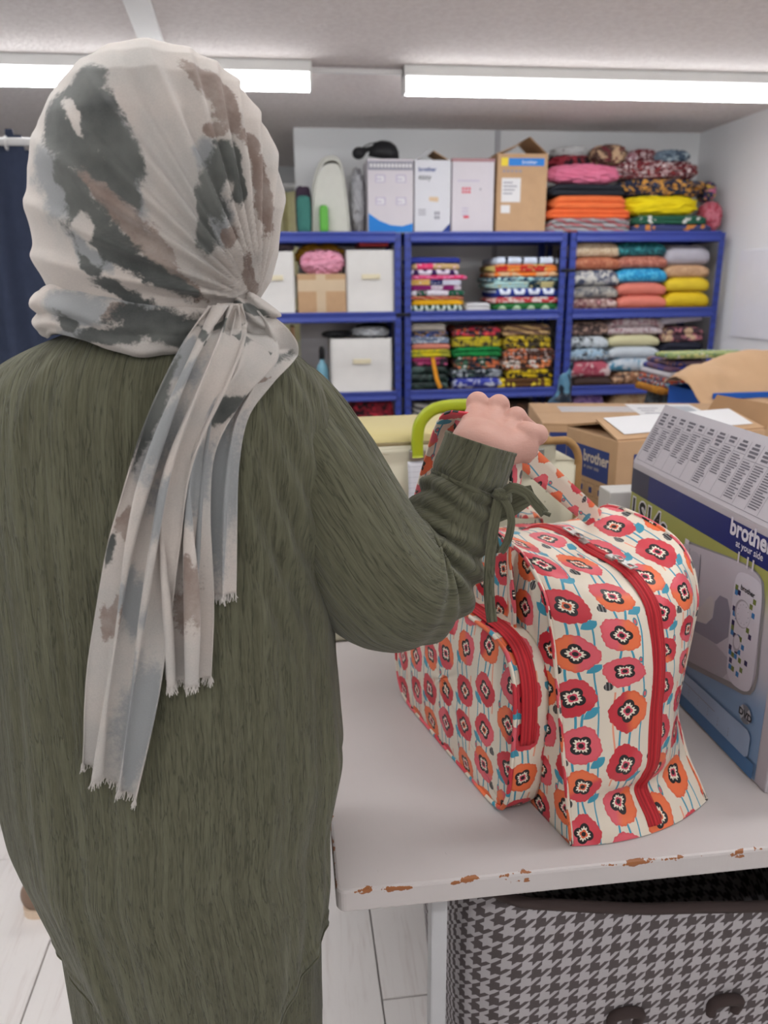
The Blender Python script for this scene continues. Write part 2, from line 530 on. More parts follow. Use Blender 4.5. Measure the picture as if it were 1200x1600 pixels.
# small things on the floor behind the person, left
sh = empty('clog', (-.585, 1.655, 0), .05); tag(sh, 'brown clog with a pale sole standing on the white floor', 'shoe')
pr = chaikin([(-.12, -.035), (-.05, -.042), (.07, -.045), (.12, -.02), (.12, .02), (.07, .045), (-.05, .042), (-.12, .035)], 2)
def slab(pr, z0, z1, sc=1.0):
    n = len(pr); v = [(x, y, z0) for x, y in pr] + [(x * sc, y * sc, z1) for x, y in pr]
    f = [[i, (i + 1) % n, n + (i + 1) % n, n + i] for i in range(n)] + [list(range(n))[::-1], list(range(n, 2 * n))]
    return v, f
v, f = slab(pr, 0, .022); mk('sole', v, f, plain('pale_wood_sole', (205, 180, 158), .6), sh, False)
V_, F_ = surface_nets(lambda G: np.maximum(smin(ell(G, (-.07, 0, .045), (.055, .04, .05)), ell(G, (.05, 0, .03), (.075, .043, .045)), .03), .0215 - G[..., 2]), (-.15, -.07, .01), (.15, .07, .12), .007)
mk('upper', V_, F_, plain('brown_leather', (112, 92, 78), .6), sh)
ALB = 1.05                        # things near the back battens
# ================================================================== BLUE SHELVING
YS = 4.30; YSB = 4.70
M_blue = plain('blue_powder_coated_steel', (44, 60, 140), .4, .05, 20, spec=.5, k=1.15)
M_board = plain('chipboard_shelf', (150, 130, 108), .8, .1, 30)
M_black = plain('black_plastic', (30, 30, 33), .5, .05)
SH = [1.722, 1.311, .879, .45, .09]       # beam centres
BH = .055
def shelf_top(k): return SH[k] + BH / 2 - .006
def bay(x0, x1, label):
    r = empty('shelving_unit', ((x0 + x1) / 2, YS, 0)); tag(r, label, 'shelving', 'blue steel shelving bays')
    hw = (x1 - x0) / 2; top = SH[0] + BH / 2 - .007
    for sx in (-1, 1):
        for yy in (.0, YSB - YS):
            # L-shaped slotted upright
            sy = 1 if yy == 0 else -1
            xo = sx * hw; xi = sx * (hw - .034)
            v = []; w_ = .0025
            prof = [(xo, yy), (xi, yy), (xi, yy + sy * w_), (xo - sx * w_, yy + sy * w_), (xo - sx * w_, yy + sy * .034), (xo, yy + sy * .034)]
            n = len(prof)
            v = [(a, b_, 0) for a, b_ in prof] + [(a, b_, top) for a, b_ in prof]
            f = [[i, (i + 1) % n, n + (i + 1) % n, n + i] for i in range(n)] + [list(range(n)), list(range(2 * n - 1, n - 1, -1))]
            po = mk('post', v, f, M_blue, r, False)
            slots = []
            if yy == 0:
                for zz in np.arange(.05, top, .05):
                    for q in (-1, 1):
                        cx = (xo + xi) / 2 + q * .007
                        slots.append(([(cx - .0022, -.0006, zz), (cx + .0022, -.0006, zz), (cx + .0022, -.0006, zz + .018), (cx - .0022, -.0006, zz + .018)], [[0, 1, 2, 3]]))
                V_, F_ = join_vf(slots); s_ = mk('slot', V_, F_, M_black, po, False); s_['kind'] = 'stuff'
    for k, z in enumerate(SH):
        # front and back beams with a stepped profile, side beams
        for yy, sy in ((.0, -1), (YSB - YS, 1)):
            prof = [(0, -BH / 2), (sy * .010, -BH / 2), (sy * .014, -BH / 2 + .008), (sy * .008, -.004), (sy * .008, .006), (sy * .014, BH / 2 - .010), (sy * .012, BH / 2), (0, BH / 2)]
            xa, xb = -hw + .03, hw - .03
            n = len(prof)
            v = [(xa, yy + a, z + b_) for a, b_ in prof] + [(xb, yy + a, z + b_) for a, b_ in prof]
            f = [[i, (i + 1) % n, n + (i + 1) % n, n + i] for i in range(n)] + [list(range(n)), list(range(2 * n - 1, n - 1, -1))]
            mk('beam', v, f, M_blue, r, False)
        for sx in (-1, 1): span('side_beam', (sx * (hw - .003), .036, z - BH / 2), (sx * (hw - .015), YSB - YS - .036, z + BH / 2 - .007), M_blue, r, .003)
        span('shelf_board', (-hw + .016, .001, z + BH / 2 - .016), (hw - .016, YSB - YS - .001, z + BH / 2 - .006), M_board, r, 0)
    return r
bay(-.285, .633, 'blue steel shelving bay at the left, holding white fabric bins and cardboard')
bay(.655, 1.555, 'blue steel shelving bay in the middle, with bright wax-print stacks')
bay(1.577, 2.475, 'blue steel shelving bay at the right, next to the white wall')
for (xx, zz, lb) in ((.644, SH[1] + .01, 'black tie around the posts between left and middle shelving bays'), (1.566, 1.545, 'black tie around the posts between middle and right shelving bays')):
    v, f = tube_vf([(xx + .04 * c, YS - .004 + .0 * s_, zz + .0) for c, s_ in ((-1, 0), (1, 0))], .008, 6)
    o = mk('strap_tie', v, f, M_black); tag(o, lb, 'tie')

# ------------------------------------------------------------------ fabrics
def fabric(cols, kind='plain', sc=40.0, rough=.85, seed=0, k=None):
    name = 'fabric_%s_%s_%g_%d' % (kind, '_'.join('%d.%d.%d' % c for c in cols), sc, seed)
    if name in MATS: return MATS[name]
    b = MatB(name, rough); v = b.mapv(b.tc(), (1, 1, 1), (seed * 1.7, seed * .9, seed * 2.3))
    C = [S(*c, k) for c in cols]
    while len(C) < 4: C.append(C[-1])
    if kind == 'plain':
        n = b.noise(v, 14, 4)
        c = b.mix(n, tuple(q * .8 for q in C[0][:3]) + (1,), tuple(min(q * 1.15, .9) for q in C[0][:3]) + (1,))
    elif kind == 'print':
        n1 = b.noise(v, sc, 2.5, .5, .6); n2 = b.noise(b.mapv(v, (1, 1, 1), (5, 3, 9)), sc * 1.4, 2.0, .5)
        d = b.voro(v, sc * 1.2)
        c = b.mix(n1.ramp(.5, .56), C[0], C[1]); c = b.mix(n2.ramp(.57, .62), c, C[2]); c = b.mix(d.lt(.22), c, C[3])
    elif kind == 'floral':
        d = b.voro(v, sc); n1 = b.noise(v, sc * 1.6, 3)
        c = b.mix(n1.ramp(.48, .56), C[0], C[1]); c = b.mix(d.lt(.42), c, C[2]); c = b.mix(d.lt(.17), c, C[3])
    elif kind == 'stripe':
        x, y, z = b.sep(v); q = (x * sc * .25 + z * sc + b.noise(v, 20, 2) * 1.2).fract()
        c = b.mix(q.lt(.35), C[0], C[1]); c = b.mix((q - .7).abs().lt(.08), c, C[2])
    elif kind == 'scallop':
        x, y, z = b.sep(v); q = (x * sc).fract() - .5; r = (z * sc * .55).fract() - .3
        rr = (q * q + r * r).sqrt()
        c = b.mix(rr.lt(.42), C[0], C[1]); c = b.mix(rr.lt(.2), c, C[2])
    elif kind == 'blocks':
        x, y, z = b.sep(v); w_ = b.white(b.comb((x * sc * .28).floor(), (z * 30).floor(), 3.0 + seed)); n1 = b.noise(v, sc * 1.3, 2, .5)
        c = b.mix(w_[0].gt(.45), C[0], C[1]); c = b.mix(w_[1].gt(.72), c, C[2]); c = b.mix(n1.ramp(.6, .63), c, C[3])
    b.color(c); b.bump(b.noise(v, 260, 2), .2, .001)
    MATS[name] = b.m
    return b.m

def folded_mesh(wd, dp, ht, layers=2, seed=0, puff=0.0, sag=.003):
    """stack-folded cloth: rounded fold bumps at the front, ends showing the fold, slight waves"""
    rnd = random.Random(seed)
    prof = []
    lh = ht / layers
    for l in range(layers):
        zc = lh * (l + .5); dep = rnd.uniform(0, .006)
        for a in np.linspace(-90, 90, 7): prof.append((dep + lh * .5 * (1 - math.cos(math.radians(a))) * .9, zc + lh * .5 * math.sin(math.radians(a)) * .99))
    back = []
    for l in range(layers - 1, -1, -1):
        zc = lh * (l + .5)
        for a in np.linspace(90, -90, 4): back.append((dp - lh * .4 * (1 - math.cos(math.radians(a))), zc + lh * .5 * math.sin(math.radians(a)) * .99))
    prof = prof + back
    nx = 14; n = len(prof); V = []
    ph = rnd.uniform(0, 9)
    for i in range(nx + 1):
        q = i / nx; x = (q - .5) * wd
        e = min(q, 1 - q) * 2
        if puff: kz = 1 - puff * (1 - min(1, e * 2.2)) ** 2
        else: kz = 1 - .25 * max(0, 1 - e * 6) ** 2
        for (y, z) in prof:
            zz = ht * .5 + (z - ht * .5) * kz
            wv = noise.noise(Vector((x * 9 + ph, z * 30, y * 4 + ph)))
            wz = noise.noise(Vector((x * 6 + ph, ph, z * 8)))
            V.append((x + (.004 * wv if e < .3 else 0), y + .006 * wv, max(0.0, zz + sag * wz * (z / ht) - (0.5 * ht * (1 - kz)))))
    F = []
    for i in range(nx):
        for j in range(n): F.append([i * n + j, i * n + (j + 1) % n, (i + 1) * n + (j + 1) % n, (i + 1) * n + j])
    F.append(list(range(n))[::-1]); F.append(list(range(nx * n, (nx + 1) * n)))
    return V, F

FAB_N = [0]
def cloth(px0, px1, py0, py1, Y, mat, label, layers=2, puff=0., dp=.27, base=None, group=None, rz=0.0, name='folded_fabric', gl=.0):
    FAB_N[0] += 1
    a = aty(px0, (py0 + py1) / 2, Y); b = aty(px1, (py0 + py1) / 2, Y)
    zt = aty((px0 + px1) / 2, py0, Y)[2]; zb = aty((px0 + px1) / 2, py1, Y)[2] if base is None else base
    V, F = folded_mesh(b[0] - a[0], dp, zt - zb, layers, FAB_N[0], puff)
    o = mk(name, V, F, mat, None, True, ((a[0] + b[0]) / 2, Y, zb)); o.rotation_euler = (0, 0, rz)
    tag(o, label, 'fabric', group)
    return o

def stack(px0, px1, base_z, py_top, Y, items, where, group, dp=.27, puff=0., jit=3, name='folded_fabric', heights=None):
    """items listed bottom to top: (weight, material, words, layers)"""
    n = len(items); rnd = random.Random(len(where))
    ztop = aty((px0 + px1) / 2, py_top, Y)[2]; tot = sum(i[0] for i in items); z = base_z
    for q, it in enumerate(items):
        h = (ztop - base_z) * it[0] / tot
        j0, j1 = rnd.uniform(-jit, jit), rnd.uniform(-jit, jit)
        dx = it[4] if len(it) > 4 else (0, 0)
        ppy = 445 + (1.48 - z) / Y * 1200
        a = aty(px0 + j0 + dx[0], ppy, Y); b = aty(px1 + j1 + dx[1], ppy, Y)
        FAB_N[0] += 1
        V, F = folded_mesh(b[0] - a[0], dp, h, it[3], FAB_N[0], puff)
        o = mk(name, V, F, it[1], None, True, ((a[0] + b[0]) / 2, Y, z + .0004)); z += h + .0004
        o.rotation_euler = (0, 0, rnd.uniform(-.02, .02))
        pos = 'topmost' if q == n - 1 else ('lowest' if q == 0 else ('%s from top' % ['', 'second', 'third', 'fourth', 'fifth', 'sixth', 'seventh', 'eighth', 'ninth', 'tenth'][n - 1 - q]))
        tag(o, '%s, %s %s' % (it[2], pos, where), 'fabric', group)

def blob_cloth(px0, px1, py0, py1, Y, mat, label, dp=.25, seed=0, rough=.35, name='crumpled_fabric', base=None, cat='fabric', group=None, flat=2.4):
    a = aty(px0, py0, Y); b = aty(px1, py1, Y)
    zb = b[2] if base is None else base
    bm = bmesh.new(); bmesh.ops.create_icosphere(bm, subdivisions=5, radius=1.0)
    hw, hz = (b[0] - a[0]) / 2, (a[2] - zb) / 2
    for v in bm.verts:
        c = v.co.copy(); d = c.normalized()
        # superellipsoid fullness
        m = (abs(d.x) ** flat + abs(d.y) ** flat + abs(d.z) ** flat) ** (-1 / flat)
        c = d * m
        s1 = 1 - abs(noise.noise(Vector((c.x * 2.2 + seed * 3.1, c.y * 2.2, c.z * 3.4 + seed)))) * 2
        s2 = noise.noise(Vector((c.x * 5 + seed, c.y * 5, c.z * 9 + 4)))
        s3 = abs(noise.noise(Vector((c.x * 9 + seed * 2, c.y * 7, c.z * 16 + 8))))
        k = 1 + rough * (.38 * s1 - .2 + .24 * s2 - .22 * s3)
        v.co = Vector((c.x * hw * min(k, 1.06), c.y * dp / 2 * k, c.z * hz * min(k, 1.08) + hz))
        if v.co.z < 0.0: v.co.z = 0.0
    me = bpy.data.meshes.new(name); bm.to_mesh(me); bm.free()
    me.polygons.foreach_set('use_smooth', [True] * len(me.polygons)); me.materials.append(mat)
    o = obj(name, me, None, ((a[0] + b[0]) / 2, Y + dp / 2, zb)); tag(o, label, cat, group)
    return o

YF1 = YS + .03
Z1, Z2, Z3, Z0 = shelf_top(1), shelf_top(2), shelf_top(3), shelf_top(0)
fb = fabric
# --- middle bay, upper shelf, left stack (bottom to top)
G1 = 'folded wax prints on the middle bay upper shelf'
stack(641, 724, Z1, 403, YF1, [
    (11, fb([(24, 62, 52), (200, 215, 210), (24, 62, 52)], 'scallop', 16), 'dark green fabric with white shapes', 1),
    (8, fb([(226, 172, 30)]), 'golden yellow fabric', 2),
    (6, fb([(150, 52, 40), (205, 160, 120), (170, 50, 40)], 'stripe', 60), 'rust red striped fabric', 1),
    (10, fb([(22, 84, 62), (210, 205, 215), (22, 84, 62), (180, 140, 160)], 'blocks', 60), 'green fabric with white print', 1),
    (8, fb([(130, 30, 100), (200, 190, 200), (130, 30, 100)], 'blocks', 55, seed=2), 'purple and white printed fabric', 2),
    (9, fb([(28, 34, 90), (210, 170, 90), (200, 200, 215)], 'blocks', 50, seed=3), 'navy fabric with gold and white print', 2),
    (7, fb([(206, 30, 92), (220, 120, 160)], 'print', 60), 'magenta fabric', 1, (0, 4)),
    (9, fb([(60, 32, 84), (210, 200, 215), (60, 32, 84)], 'scallop', 10), 'dark purple fabric with white scallops', 1, (2, -6)),
    (10, fb([(220, 60, 110), (190, 160, 110), (225, 190, 200)], 'blocks', 40, seed=4), 'pink and tan fabric', 1, (0, -4)),
    (10, fb([(44, 54, 140), (205, 212, 232), (44, 54, 140)], 'scallop', 14, seed=1), 'blue fabric with white dots', 1, (0, -2))],
    'in bright left stack, middle bay', G1)
cloth(730, 766, 474, 487, YF1 - .005, fb([(205, 205, 208)]), 'white folded cloth lying between the two bright stacks on the middle shelf', 2, base=Z1, group=G1)
stack(772, 873, Z1, 402, YF1 - .01, [
    (11, fb([(36, 104, 52), (190, 220, 185), (36, 104, 52)], 'scallop', 12, seed=3), 'green fabric with pale green dots', 1),
    (8, fb([(190, 40, 52), (220, 205, 200)], 'print', 40), 'red fabric with white flecks', 2),
    (13, fb([(40, 58, 140), (215, 222, 235), (60, 80, 150)], 'scallop', 12, seed=5), 'blue fabric with white scallops', 1),
    (9, fb([(24, 50, 62), (170, 205, 205), (190, 180, 130)], 'blocks', 50, seed=6), 'dark teal fabric with pale patches', 2, (-3, 0)),
    (7, fb([(30, 60, 90), (150, 195, 200), (205, 225, 220)], 'print', 50, seed=7), 'navy and turquoise printed fabric', 1, (-5, 0)),
    (7, fb([(224, 118, 44), (210, 170, 130)], 'print', 20), 'orange fabric', 1, (-3, 0)),
    (10, fb([(190, 48, 40), (225, 130, 60), (200, 180, 110)], 'blocks', 50, seed=8), 'red fabric with orange and gold', 2, (-1, 0)),
    (11, fb([(26, 28, 44), (205, 215, 232), (200, 210, 225)], 'scallop', 11, seed=9), 'black fabric with white scallops', 1, (2, 0))],
    'in bright right stack, middle bay', G1, dp=.31)
# --- right bay, upper shelf: three columns of plump wrapped fabric
G2 = 'plump folded fabrics on the right bay upper shelf'
stack(896, 966, Z1, 378, YF1, [
    (16, fb([(150, 118, 112), (210, 185, 180), (120, 80, 84), (205, 150, 150)], 'floral', 26, .5), 'brown and pink floral fabric', 1),
    (18, fb([(130, 128, 126), (180, 174, 164), (88, 90, 100)], 'print', 22, .5), 'grey and beige mottled fabric', 1),
    (24, fb([(80, 86, 106), (196, 194, 188), (150, 150, 156)], 'print', 24, .5, 2), 'navy and grey floral fabric', 1),
    (18, fb([(168, 98, 72), (190, 126, 96), (150, 80, 60)], 'print', 60, .5), 'rust coloured fabric', 1, (0, 2)),
    (22, fb([(200, 176, 146), (222, 204, 178), (180, 150, 120)], 'print', 70, .7), 'cream lace fabric', 1, (0, 2))],
    'in upper left column, right bay', G2, puff=.28, jit=2)
stack(967, 1040, Z1, 378, YF1, [
    (21, fb([(222, 128, 112)], 'plain', rough=.45), 'coral pink fabric', 1),
    (20, fb([(216, 124, 108)], 'plain', rough=.45, seed=2), 'coral pink fabric', 1),
    (22, fb([(36, 146, 200), (90, 190, 226), (30, 120, 180)], 'print', 60, .3), 'turquoise sequinned fabric', 1, (-2, 2)),
    (18, fb([(168, 98, 82), (196, 130, 112), (140, 76, 62)], 'print', 60, .5, 3), 'rust sequinned fabric', 1, (0, 2)),
    (22, fb([(28, 92, 100), (60, 140, 145), (20, 66, 76)], 'print', 40, .4), 'dark teal fabric', 1, (-1, 0))],
    'in upper middle column, right bay', G2, puff=.25, jit=1)
stack(1042, 1107, Z1, 383, YF1, [
    (26, fb([(232, 194, 40)], 'plain', rough=.6), 'bright yellow fabric', 1),
    (22, fb([(234, 198, 52)], 'plain', rough=.6, seed=3), 'bright yellow fabric', 1),
    (19, fb([(190, 150, 116), (205, 166, 130)], 'print', 40, .6), 'tan fabric', 1),
    (30, fb([(184, 180, 190)], 'plain', rough=.6), 'pale lilac grey fabric', 1)],
    'in upper right column, right bay', G2, puff=.25, jit=1)
# --- middle bay, lower shelf
G3 = 'folded fabrics on the middle bay lower shelf'
stack(642, 702, Z2, 506, YF1, [
    (38, fb([(26, 40, 38), (70, 90, 86), (32, 52, 46)], 'print', 14, .4), 'dark green shiny bundle', 3),
    (13, fb([(150, 46, 92), (40, 34, 42), (190, 90, 130)], 'print', 24), 'magenta and black fabric', 2),
    (12, fb([(196, 180, 30), (150, 150, 50)], 'print', 20), 'yellow green fabric', 2),
    (9, fb([(200, 130, 108), (190, 112, 96)], 'stripe', 50), 'salmon fabric', 1),
    (10, fb([(110, 124, 150), (205, 212, 220), (70, 84, 110)], 'print', 70), 'blue grey printed fabric', 2),
    (9, fb([(40, 34, 34), (150, 116, 80), (60, 110, 200)], 'print', 60), 'black and tan printed fabric', 2),
    (12, fb([(206, 198, 186)]), 'cream folded cloth', 1, (-2, -5))],
    'in lower left stack, middle bay', G3)
o = ribbon('fabric_strap', spline([aty(676, 558, YS + .006), aty(682, 590, YS + .002), aty(688, 606, YS + .006)], 14), .022, .003, fb([(226, 150, 40)]), None, side=(1, 0, 0))
tag(o, 'orange strap hanging down the left stack on the middle lower shelf', 'strap', None)
stack(709, 783, Z2, 511, YF1, [
    (20, fb([(52, 60, 150), (200, 205, 225), (70, 80, 170)], 'print', 26), 'royal blue and white fabric', 1),
    (15, fb([(30, 40, 52), (170, 176, 184), (40, 64, 58)], 'print', 28, seed=2), 'dark navy fabric with white marks', 2),
    (22, fb([(28, 38, 50), (200, 110, 70), (60, 100, 80), (200, 196, 190)], 'floral', 22), 'navy fabric with orange flowers', 3),
    (18, fb([(24, 132, 64), (20, 104, 50)], 'print', 20), 'bright green fabric', 2),
    (17, fb([(196, 178, 40), (60, 54, 40), (150, 140, 60)], 'print', 40), 'yellow printed fabric', 3),
    (18, fb([(50, 38, 46), (190, 50, 70), (220, 110, 60), (150, 140, 146)], 'print', 34), 'dark fabric with red flowers', 2)],
    'in lower centre stack, middle bay', G3, jit=4)
stack(790, 864, Z2, 508, YF1, [
    (15, fb([(206, 178, 30), (90, 60, 34), (220, 196, 60)], 'blocks', 30), 'yellow and brown fabric', 2, (-8, 0)),
    (14, fb([(210, 180, 30), (40, 32, 30)], 'print', 32), 'yellow and black fabric', 2),
    (16, fb([(50, 36, 34), (214, 130, 80), (200, 190, 180), (170, 60, 50)], 'floral', 24), 'black fabric with orange flowers', 2),
    (18, fb([(70, 44, 36), (200, 110, 70), (190, 180, 176)], 'print', 34, seed=2), 'brown and orange fabric', 3),
    (20, fb([(196, 170, 40), (54, 46, 36)], 'print', 34, seed=4), 'mustard and black fabric', 2),
    (18, fb([(130, 96, 70), (190, 160, 110), (70, 60, 60)], 'stripe', 30), 'brown and tan striped fabric', 2)],
    'in lower right stack, middle bay', G3, jit=4)
# --- right bay, lower shelf
G4 = 'folded fabrics on the right bay lower shelf'
stack(891, 950, Z2, 503, YF1, [
    (12, fb([(196, 164, 30), (70, 54, 50)], 'blocks', 20), 'yellow and dark fabric', 1, (8, 6)),
    (27, fb([(176, 84, 100), (214, 190, 190), (150, 60, 80)], 'print', 16), 'raspberry pink fabric, white flowers', 1, (0, 4)),
    (19, fb([(150, 176, 196), (50, 54, 62), (196, 206, 212)], 'print', 40), 'pale blue and black floral fabric', 1),
    (20, fb([(196, 204, 210), (60, 62, 66), (170, 180, 186)], 'print', 40, seed=3), 'white and black floral fabric', 1),
    (22, fb([(70, 58, 56), (180, 150, 136), (100, 80, 76)], 'print', 46), 'dark brown speckled fabric', 1)],
    'in lower left column, right bay', G4, puff=.3, jit=1)
stack(953, 1030, Z2, 497, YF1, [
    (21, fb([(150, 104, 76), (70, 60, 56), (196, 160, 130)], 'floral', 34), 'brown leaf print fabric', 1, (5, 6)),
    (21, fb([(186, 196, 206), (80, 140, 170), (200, 206, 212)], 'print', 18), 'white and blue floral fabric', 1, (0, 8)),
    (18, fb([(196, 204, 212)]), 'plain white fabric', 1),
    (18, fb([(186, 172, 64), (205, 200, 160)], 'blocks', 18), 'olive yellow fabric with white', 1),
    (26, fb([(196, 180, 180), (150, 110, 116), (206, 196, 200)], 'print', 40), 'white and pink floral fabric', 2, (-2, 6))],
    'in lower middle column, right bay', G4, puff=.35, jit=1)
stack(1038, 1096, Z2, 511, YF1, [
    (24, fb([(60, 52, 66), (150, 120, 140)], 'print', 20), 'dark purple fabric', 1),
    (24, fb([(46, 48, 64)]), 'dark navy fabric', 2),
    (24, fb([(40, 42, 56)], seed=4), 'dark navy fabric', 2),
    (26, fb([(74, 52, 62), (190, 120, 130), (200, 170, 140)], 'floral', 18), 'dark fabric with pink roses', 2)],
    'in lower right column, right bay', G4, puff=.2, jit=1)
o = cloth(1030, 1098, 492, 507, YF1 + .02, fb([(190, 182, 192)]), 'long lilac grey cloth pushed in above the rose print on the right lower shelf', 1, .3)
o.rotation_euler = (0, -.1, 0); o.location.z += .006
# --- bottom shelf bits that show above the boxes
G5 = 'fabrics on the bottom shelf'
cloth(548, 618, 628, 652, YF1, fb([(130, 34, 46), (40, 24, 30), (170, 40, 56)], 'print', 20), 'dark red fabric heap on the bottom left shelf', 2, base=None, group=G5).location.z -= .0
cloth(642, 720, 630, 664, YF1, fb([(110, 112, 112), (190, 186, 180), (60, 50, 52)], 'stripe', 30), 'grey striped fabrics on the bottom middle shelf', 3, group=G5)
cloth(725, 850, 632, 664, YF1, fb([(84, 58, 40), (50, 44, 40)], 'print', 20), 'dark brown fabrics on the bottom middle shelf', 3, group=G5)
cloth(893, 953, 613, 640, YF1, fb([(112, 84, 140), (150, 120, 170)], 'print', 20), 'purple fabric on the bottom right shelf', 1, .4, group=G5)
cloth(955, 1036, 610, 640, YF1, fb([(196, 166, 130), (176, 140, 106)], 'print', 16), 'beige quilted roll on the bottom right shelf', 1, .4, group=G5)
cloth(1038, 1090, 612, 640, YF1, fb([(58, 62, 66), (100, 116, 130)], 'print', 20), 'dark grey fabric on the bottom right shelf', 1, .4, group=G5)
for o in [q for q in bpy.data.objects if q.get('group') == G5]:
    # real stacks: stand them on the bottom shelf by making them as tall as they reach
    z = o.location.z; h = max(v.co.z for v in o.data.vertices); k = (z + h - Z3) / h
    for v in o.data.vertices: v.co.z *= k
    o.location.z = Z3 + .0005
# --- heap on top of the right bay
G6 = 'fabrics heaped on top of the right shelving bay'
YT = YS + .02
def top(px0, px1, py0, py1, mat, label, layers=2, Y=YT, **kw):
    return cloth(px0, px1, py0, py1, Y, mat, label, layers, group=G6, **kw)
top(860, 984, 341, 362, fb([(140, 138, 140), (164, 96, 100), (176, 174, 176)], 'stripe', 30), 'grey fabric with red stripes at the bottom of the orange pile on top', 3, base=Z0)
top(858, 984, 326, 341, fb([(230, 104, 56)]), 'orange folded fabric lying on the grey striped fabric on top', 2)
top(868, 978, 305, 326, fb([(232, 112, 62)], seed=2), 'orange folded fabric directly under the black fabric on top', 2)
top(864, 976, 287, 305, fb([(34, 38, 46)]), 'black fabric between the orange and pink fabrics on top', 2)
blob_cloth(862, 974, 253, 287, YT, fb([(212, 116, 146)]), 'crumpled pink fabric on the left pile on top', .17, 3, .5, group=G6)
blob_cloth(860, 944, 240, 264, YT + .18, fb([(150, 52, 64), (40, 36, 42)], 'print', 12), 'dark red and black fabric behind the pink fabric on top', .15, 5, .5, group=G6)
blob_cloth(868, 936, 226, 246, YT + .19, plain('clear_plastic_wrap', (190, 190, 190), .2), 'clear grey plastic wrap at the back of the left pile on top', .18, 8, .6, group=G6, name='plastic_wrap', cat='plastic wrap')
top(990, 1112, 350, 364, fb([(112, 126, 180), (60, 66, 110), (200, 130, 70)], 'blocks', 14), 'lavender blue fabric with orange at the bottom of the yellow pile on top', 1, base=Z0)
top(995, 1104, 337, 350, fb([(190, 170, 96), (40, 90, 70), (205, 205, 200)], 'blocks', 16), 'yellow, green and white fabric just under the yellow roll on top', 2)
blob_cloth(984, 1098, 303, 337, YT - .01, fb([(232, 204, 22)]), 'bright yellow loosely folded fabric in the right pile on top', .26, 2, .25, group=G6, flat=3)
blob_cloth(976, 1110, 276, 308, YT + .03, fb([(38, 42, 62), (206, 150, 70), (54, 64, 90)], 'print', 34), 'navy and orange print above the yellow fabric on top', .26, 11, .4, group=G6, flat=3)
blob_cloth(966, 1098, 247, 281, YT + .02, fb([(96, 36, 44), (206, 190, 190), (150, 60, 60)], 'print', 44), 'maroon and white print fabric in the right pile on top', .28, 12, .45, group=G6, flat=3)
blob_cloth(988, 1034, 230, 253, YT + .1, fb([(104, 34, 42), (196, 176, 178), (120, 50, 54)], 'print', 40, seed=4), 'dark maroon speckled fabric near the top of the right pile', .2, 14, .6, group=G6)
blob_cloth(932, 986, 223, 255, YT + .06, fb([(94, 70, 62), (190, 160, 130), (110, 50, 56)], 'print', 16), 'mottled brown fabric sticking up between the two piles', .16, 15, .6, group=G6)
blob_cloth(984, 998, 237, 253, YT + .05, fb([(120, 50, 66), (214, 200, 206)], 'print', 50, seed=6), 'small maroon and white fabric tuft standing on the right pile', .08, 16, .6, group=G6)
blob_cloth(1032, 1084, 231, 254, YT + .05, fb([(110, 126, 140), (70, 84, 100), (176, 190, 196)], 'print', 14), 'blue grey fabric bundle at the top of the right pile', .16, 17, .5, group=G6)
blob_cloth(1108, 1122, 282, 314, YT + .05, fb([(50, 56, 86), (190, 110, 140), (196, 160, 70)], 'print', 26), 'navy and pink fabric at the right end of the pile on top', .16, 18, .5, group=G6)
blob_cloth(1104, 1131, 314, 364, YT + .02, fb([(166, 70, 84), (190, 110, 124)], 'print', 20), 'raspberry red pouch at the right end on top of the shelving', .14, 19, .4, group=G6, base=Z0)

# ------------------------------------------------------------------ boxes and bins
M_card = plain('brown_cardboard', (184, 150, 116), .85, .06, 18, .1, 200)
M_card2 = plain('brown_cardboard_inside', (166, 130, 96), .9, .06)
M_whitebox = plain('white_printed_card', (200, 194, 200), .5, .02)
M_whitebox2 = plain('white_printed_card_cool', (204, 204, 210), .5, .02)
M_inkgrey = plain('grey_print', (140, 138, 150), .6)
M_inkblue = plain('blue_print', (30, 120, 200), .5, .03)
M_inknavy = plain('navy_print', (34, 58, 130), .5, .03)
M_inkred = plain('red_print', (206, 70, 90), .6)
M_inkblack = plain('black_print', (32, 32, 36), .6)
M_inkwhite = plain('white_print', (226, 226, 230), .5, .01)
M_yellowlab = plain('yellow_print', (226, 200, 60), .6)
M_paper = plain('white_label_paper', (214, 213, 214), .7, .02)

def fpoly(name, pts, y, mat, parent, closed_smooth=0):
    """flat print in the x-z plane facing -y at local y"""
    P = chaikin(pts, closed_smooth) if closed_smooth else np.asarray(pts, float)
    return mk(name, [(a, y, b_) for a, b_ in P], [list(range(len(P)))[::-1]], mat, parent, False)
def frect(name, x0, z0, x1, z1, y, mat, parent): return fpoly(name, [(x0, z0), (x1, z0), (x1, z1), (x0, z1)], y, mat, parent)
def ftext(txt, size, x, z, y, mat, parent, bold=0., sx=1.0):
    o = obj('lettering', text_mesh(txt, size, mat, bold), parent, (x, y, z), (math.pi / 2, 0, 0)); o.scale = (sx, 1, 1); return o

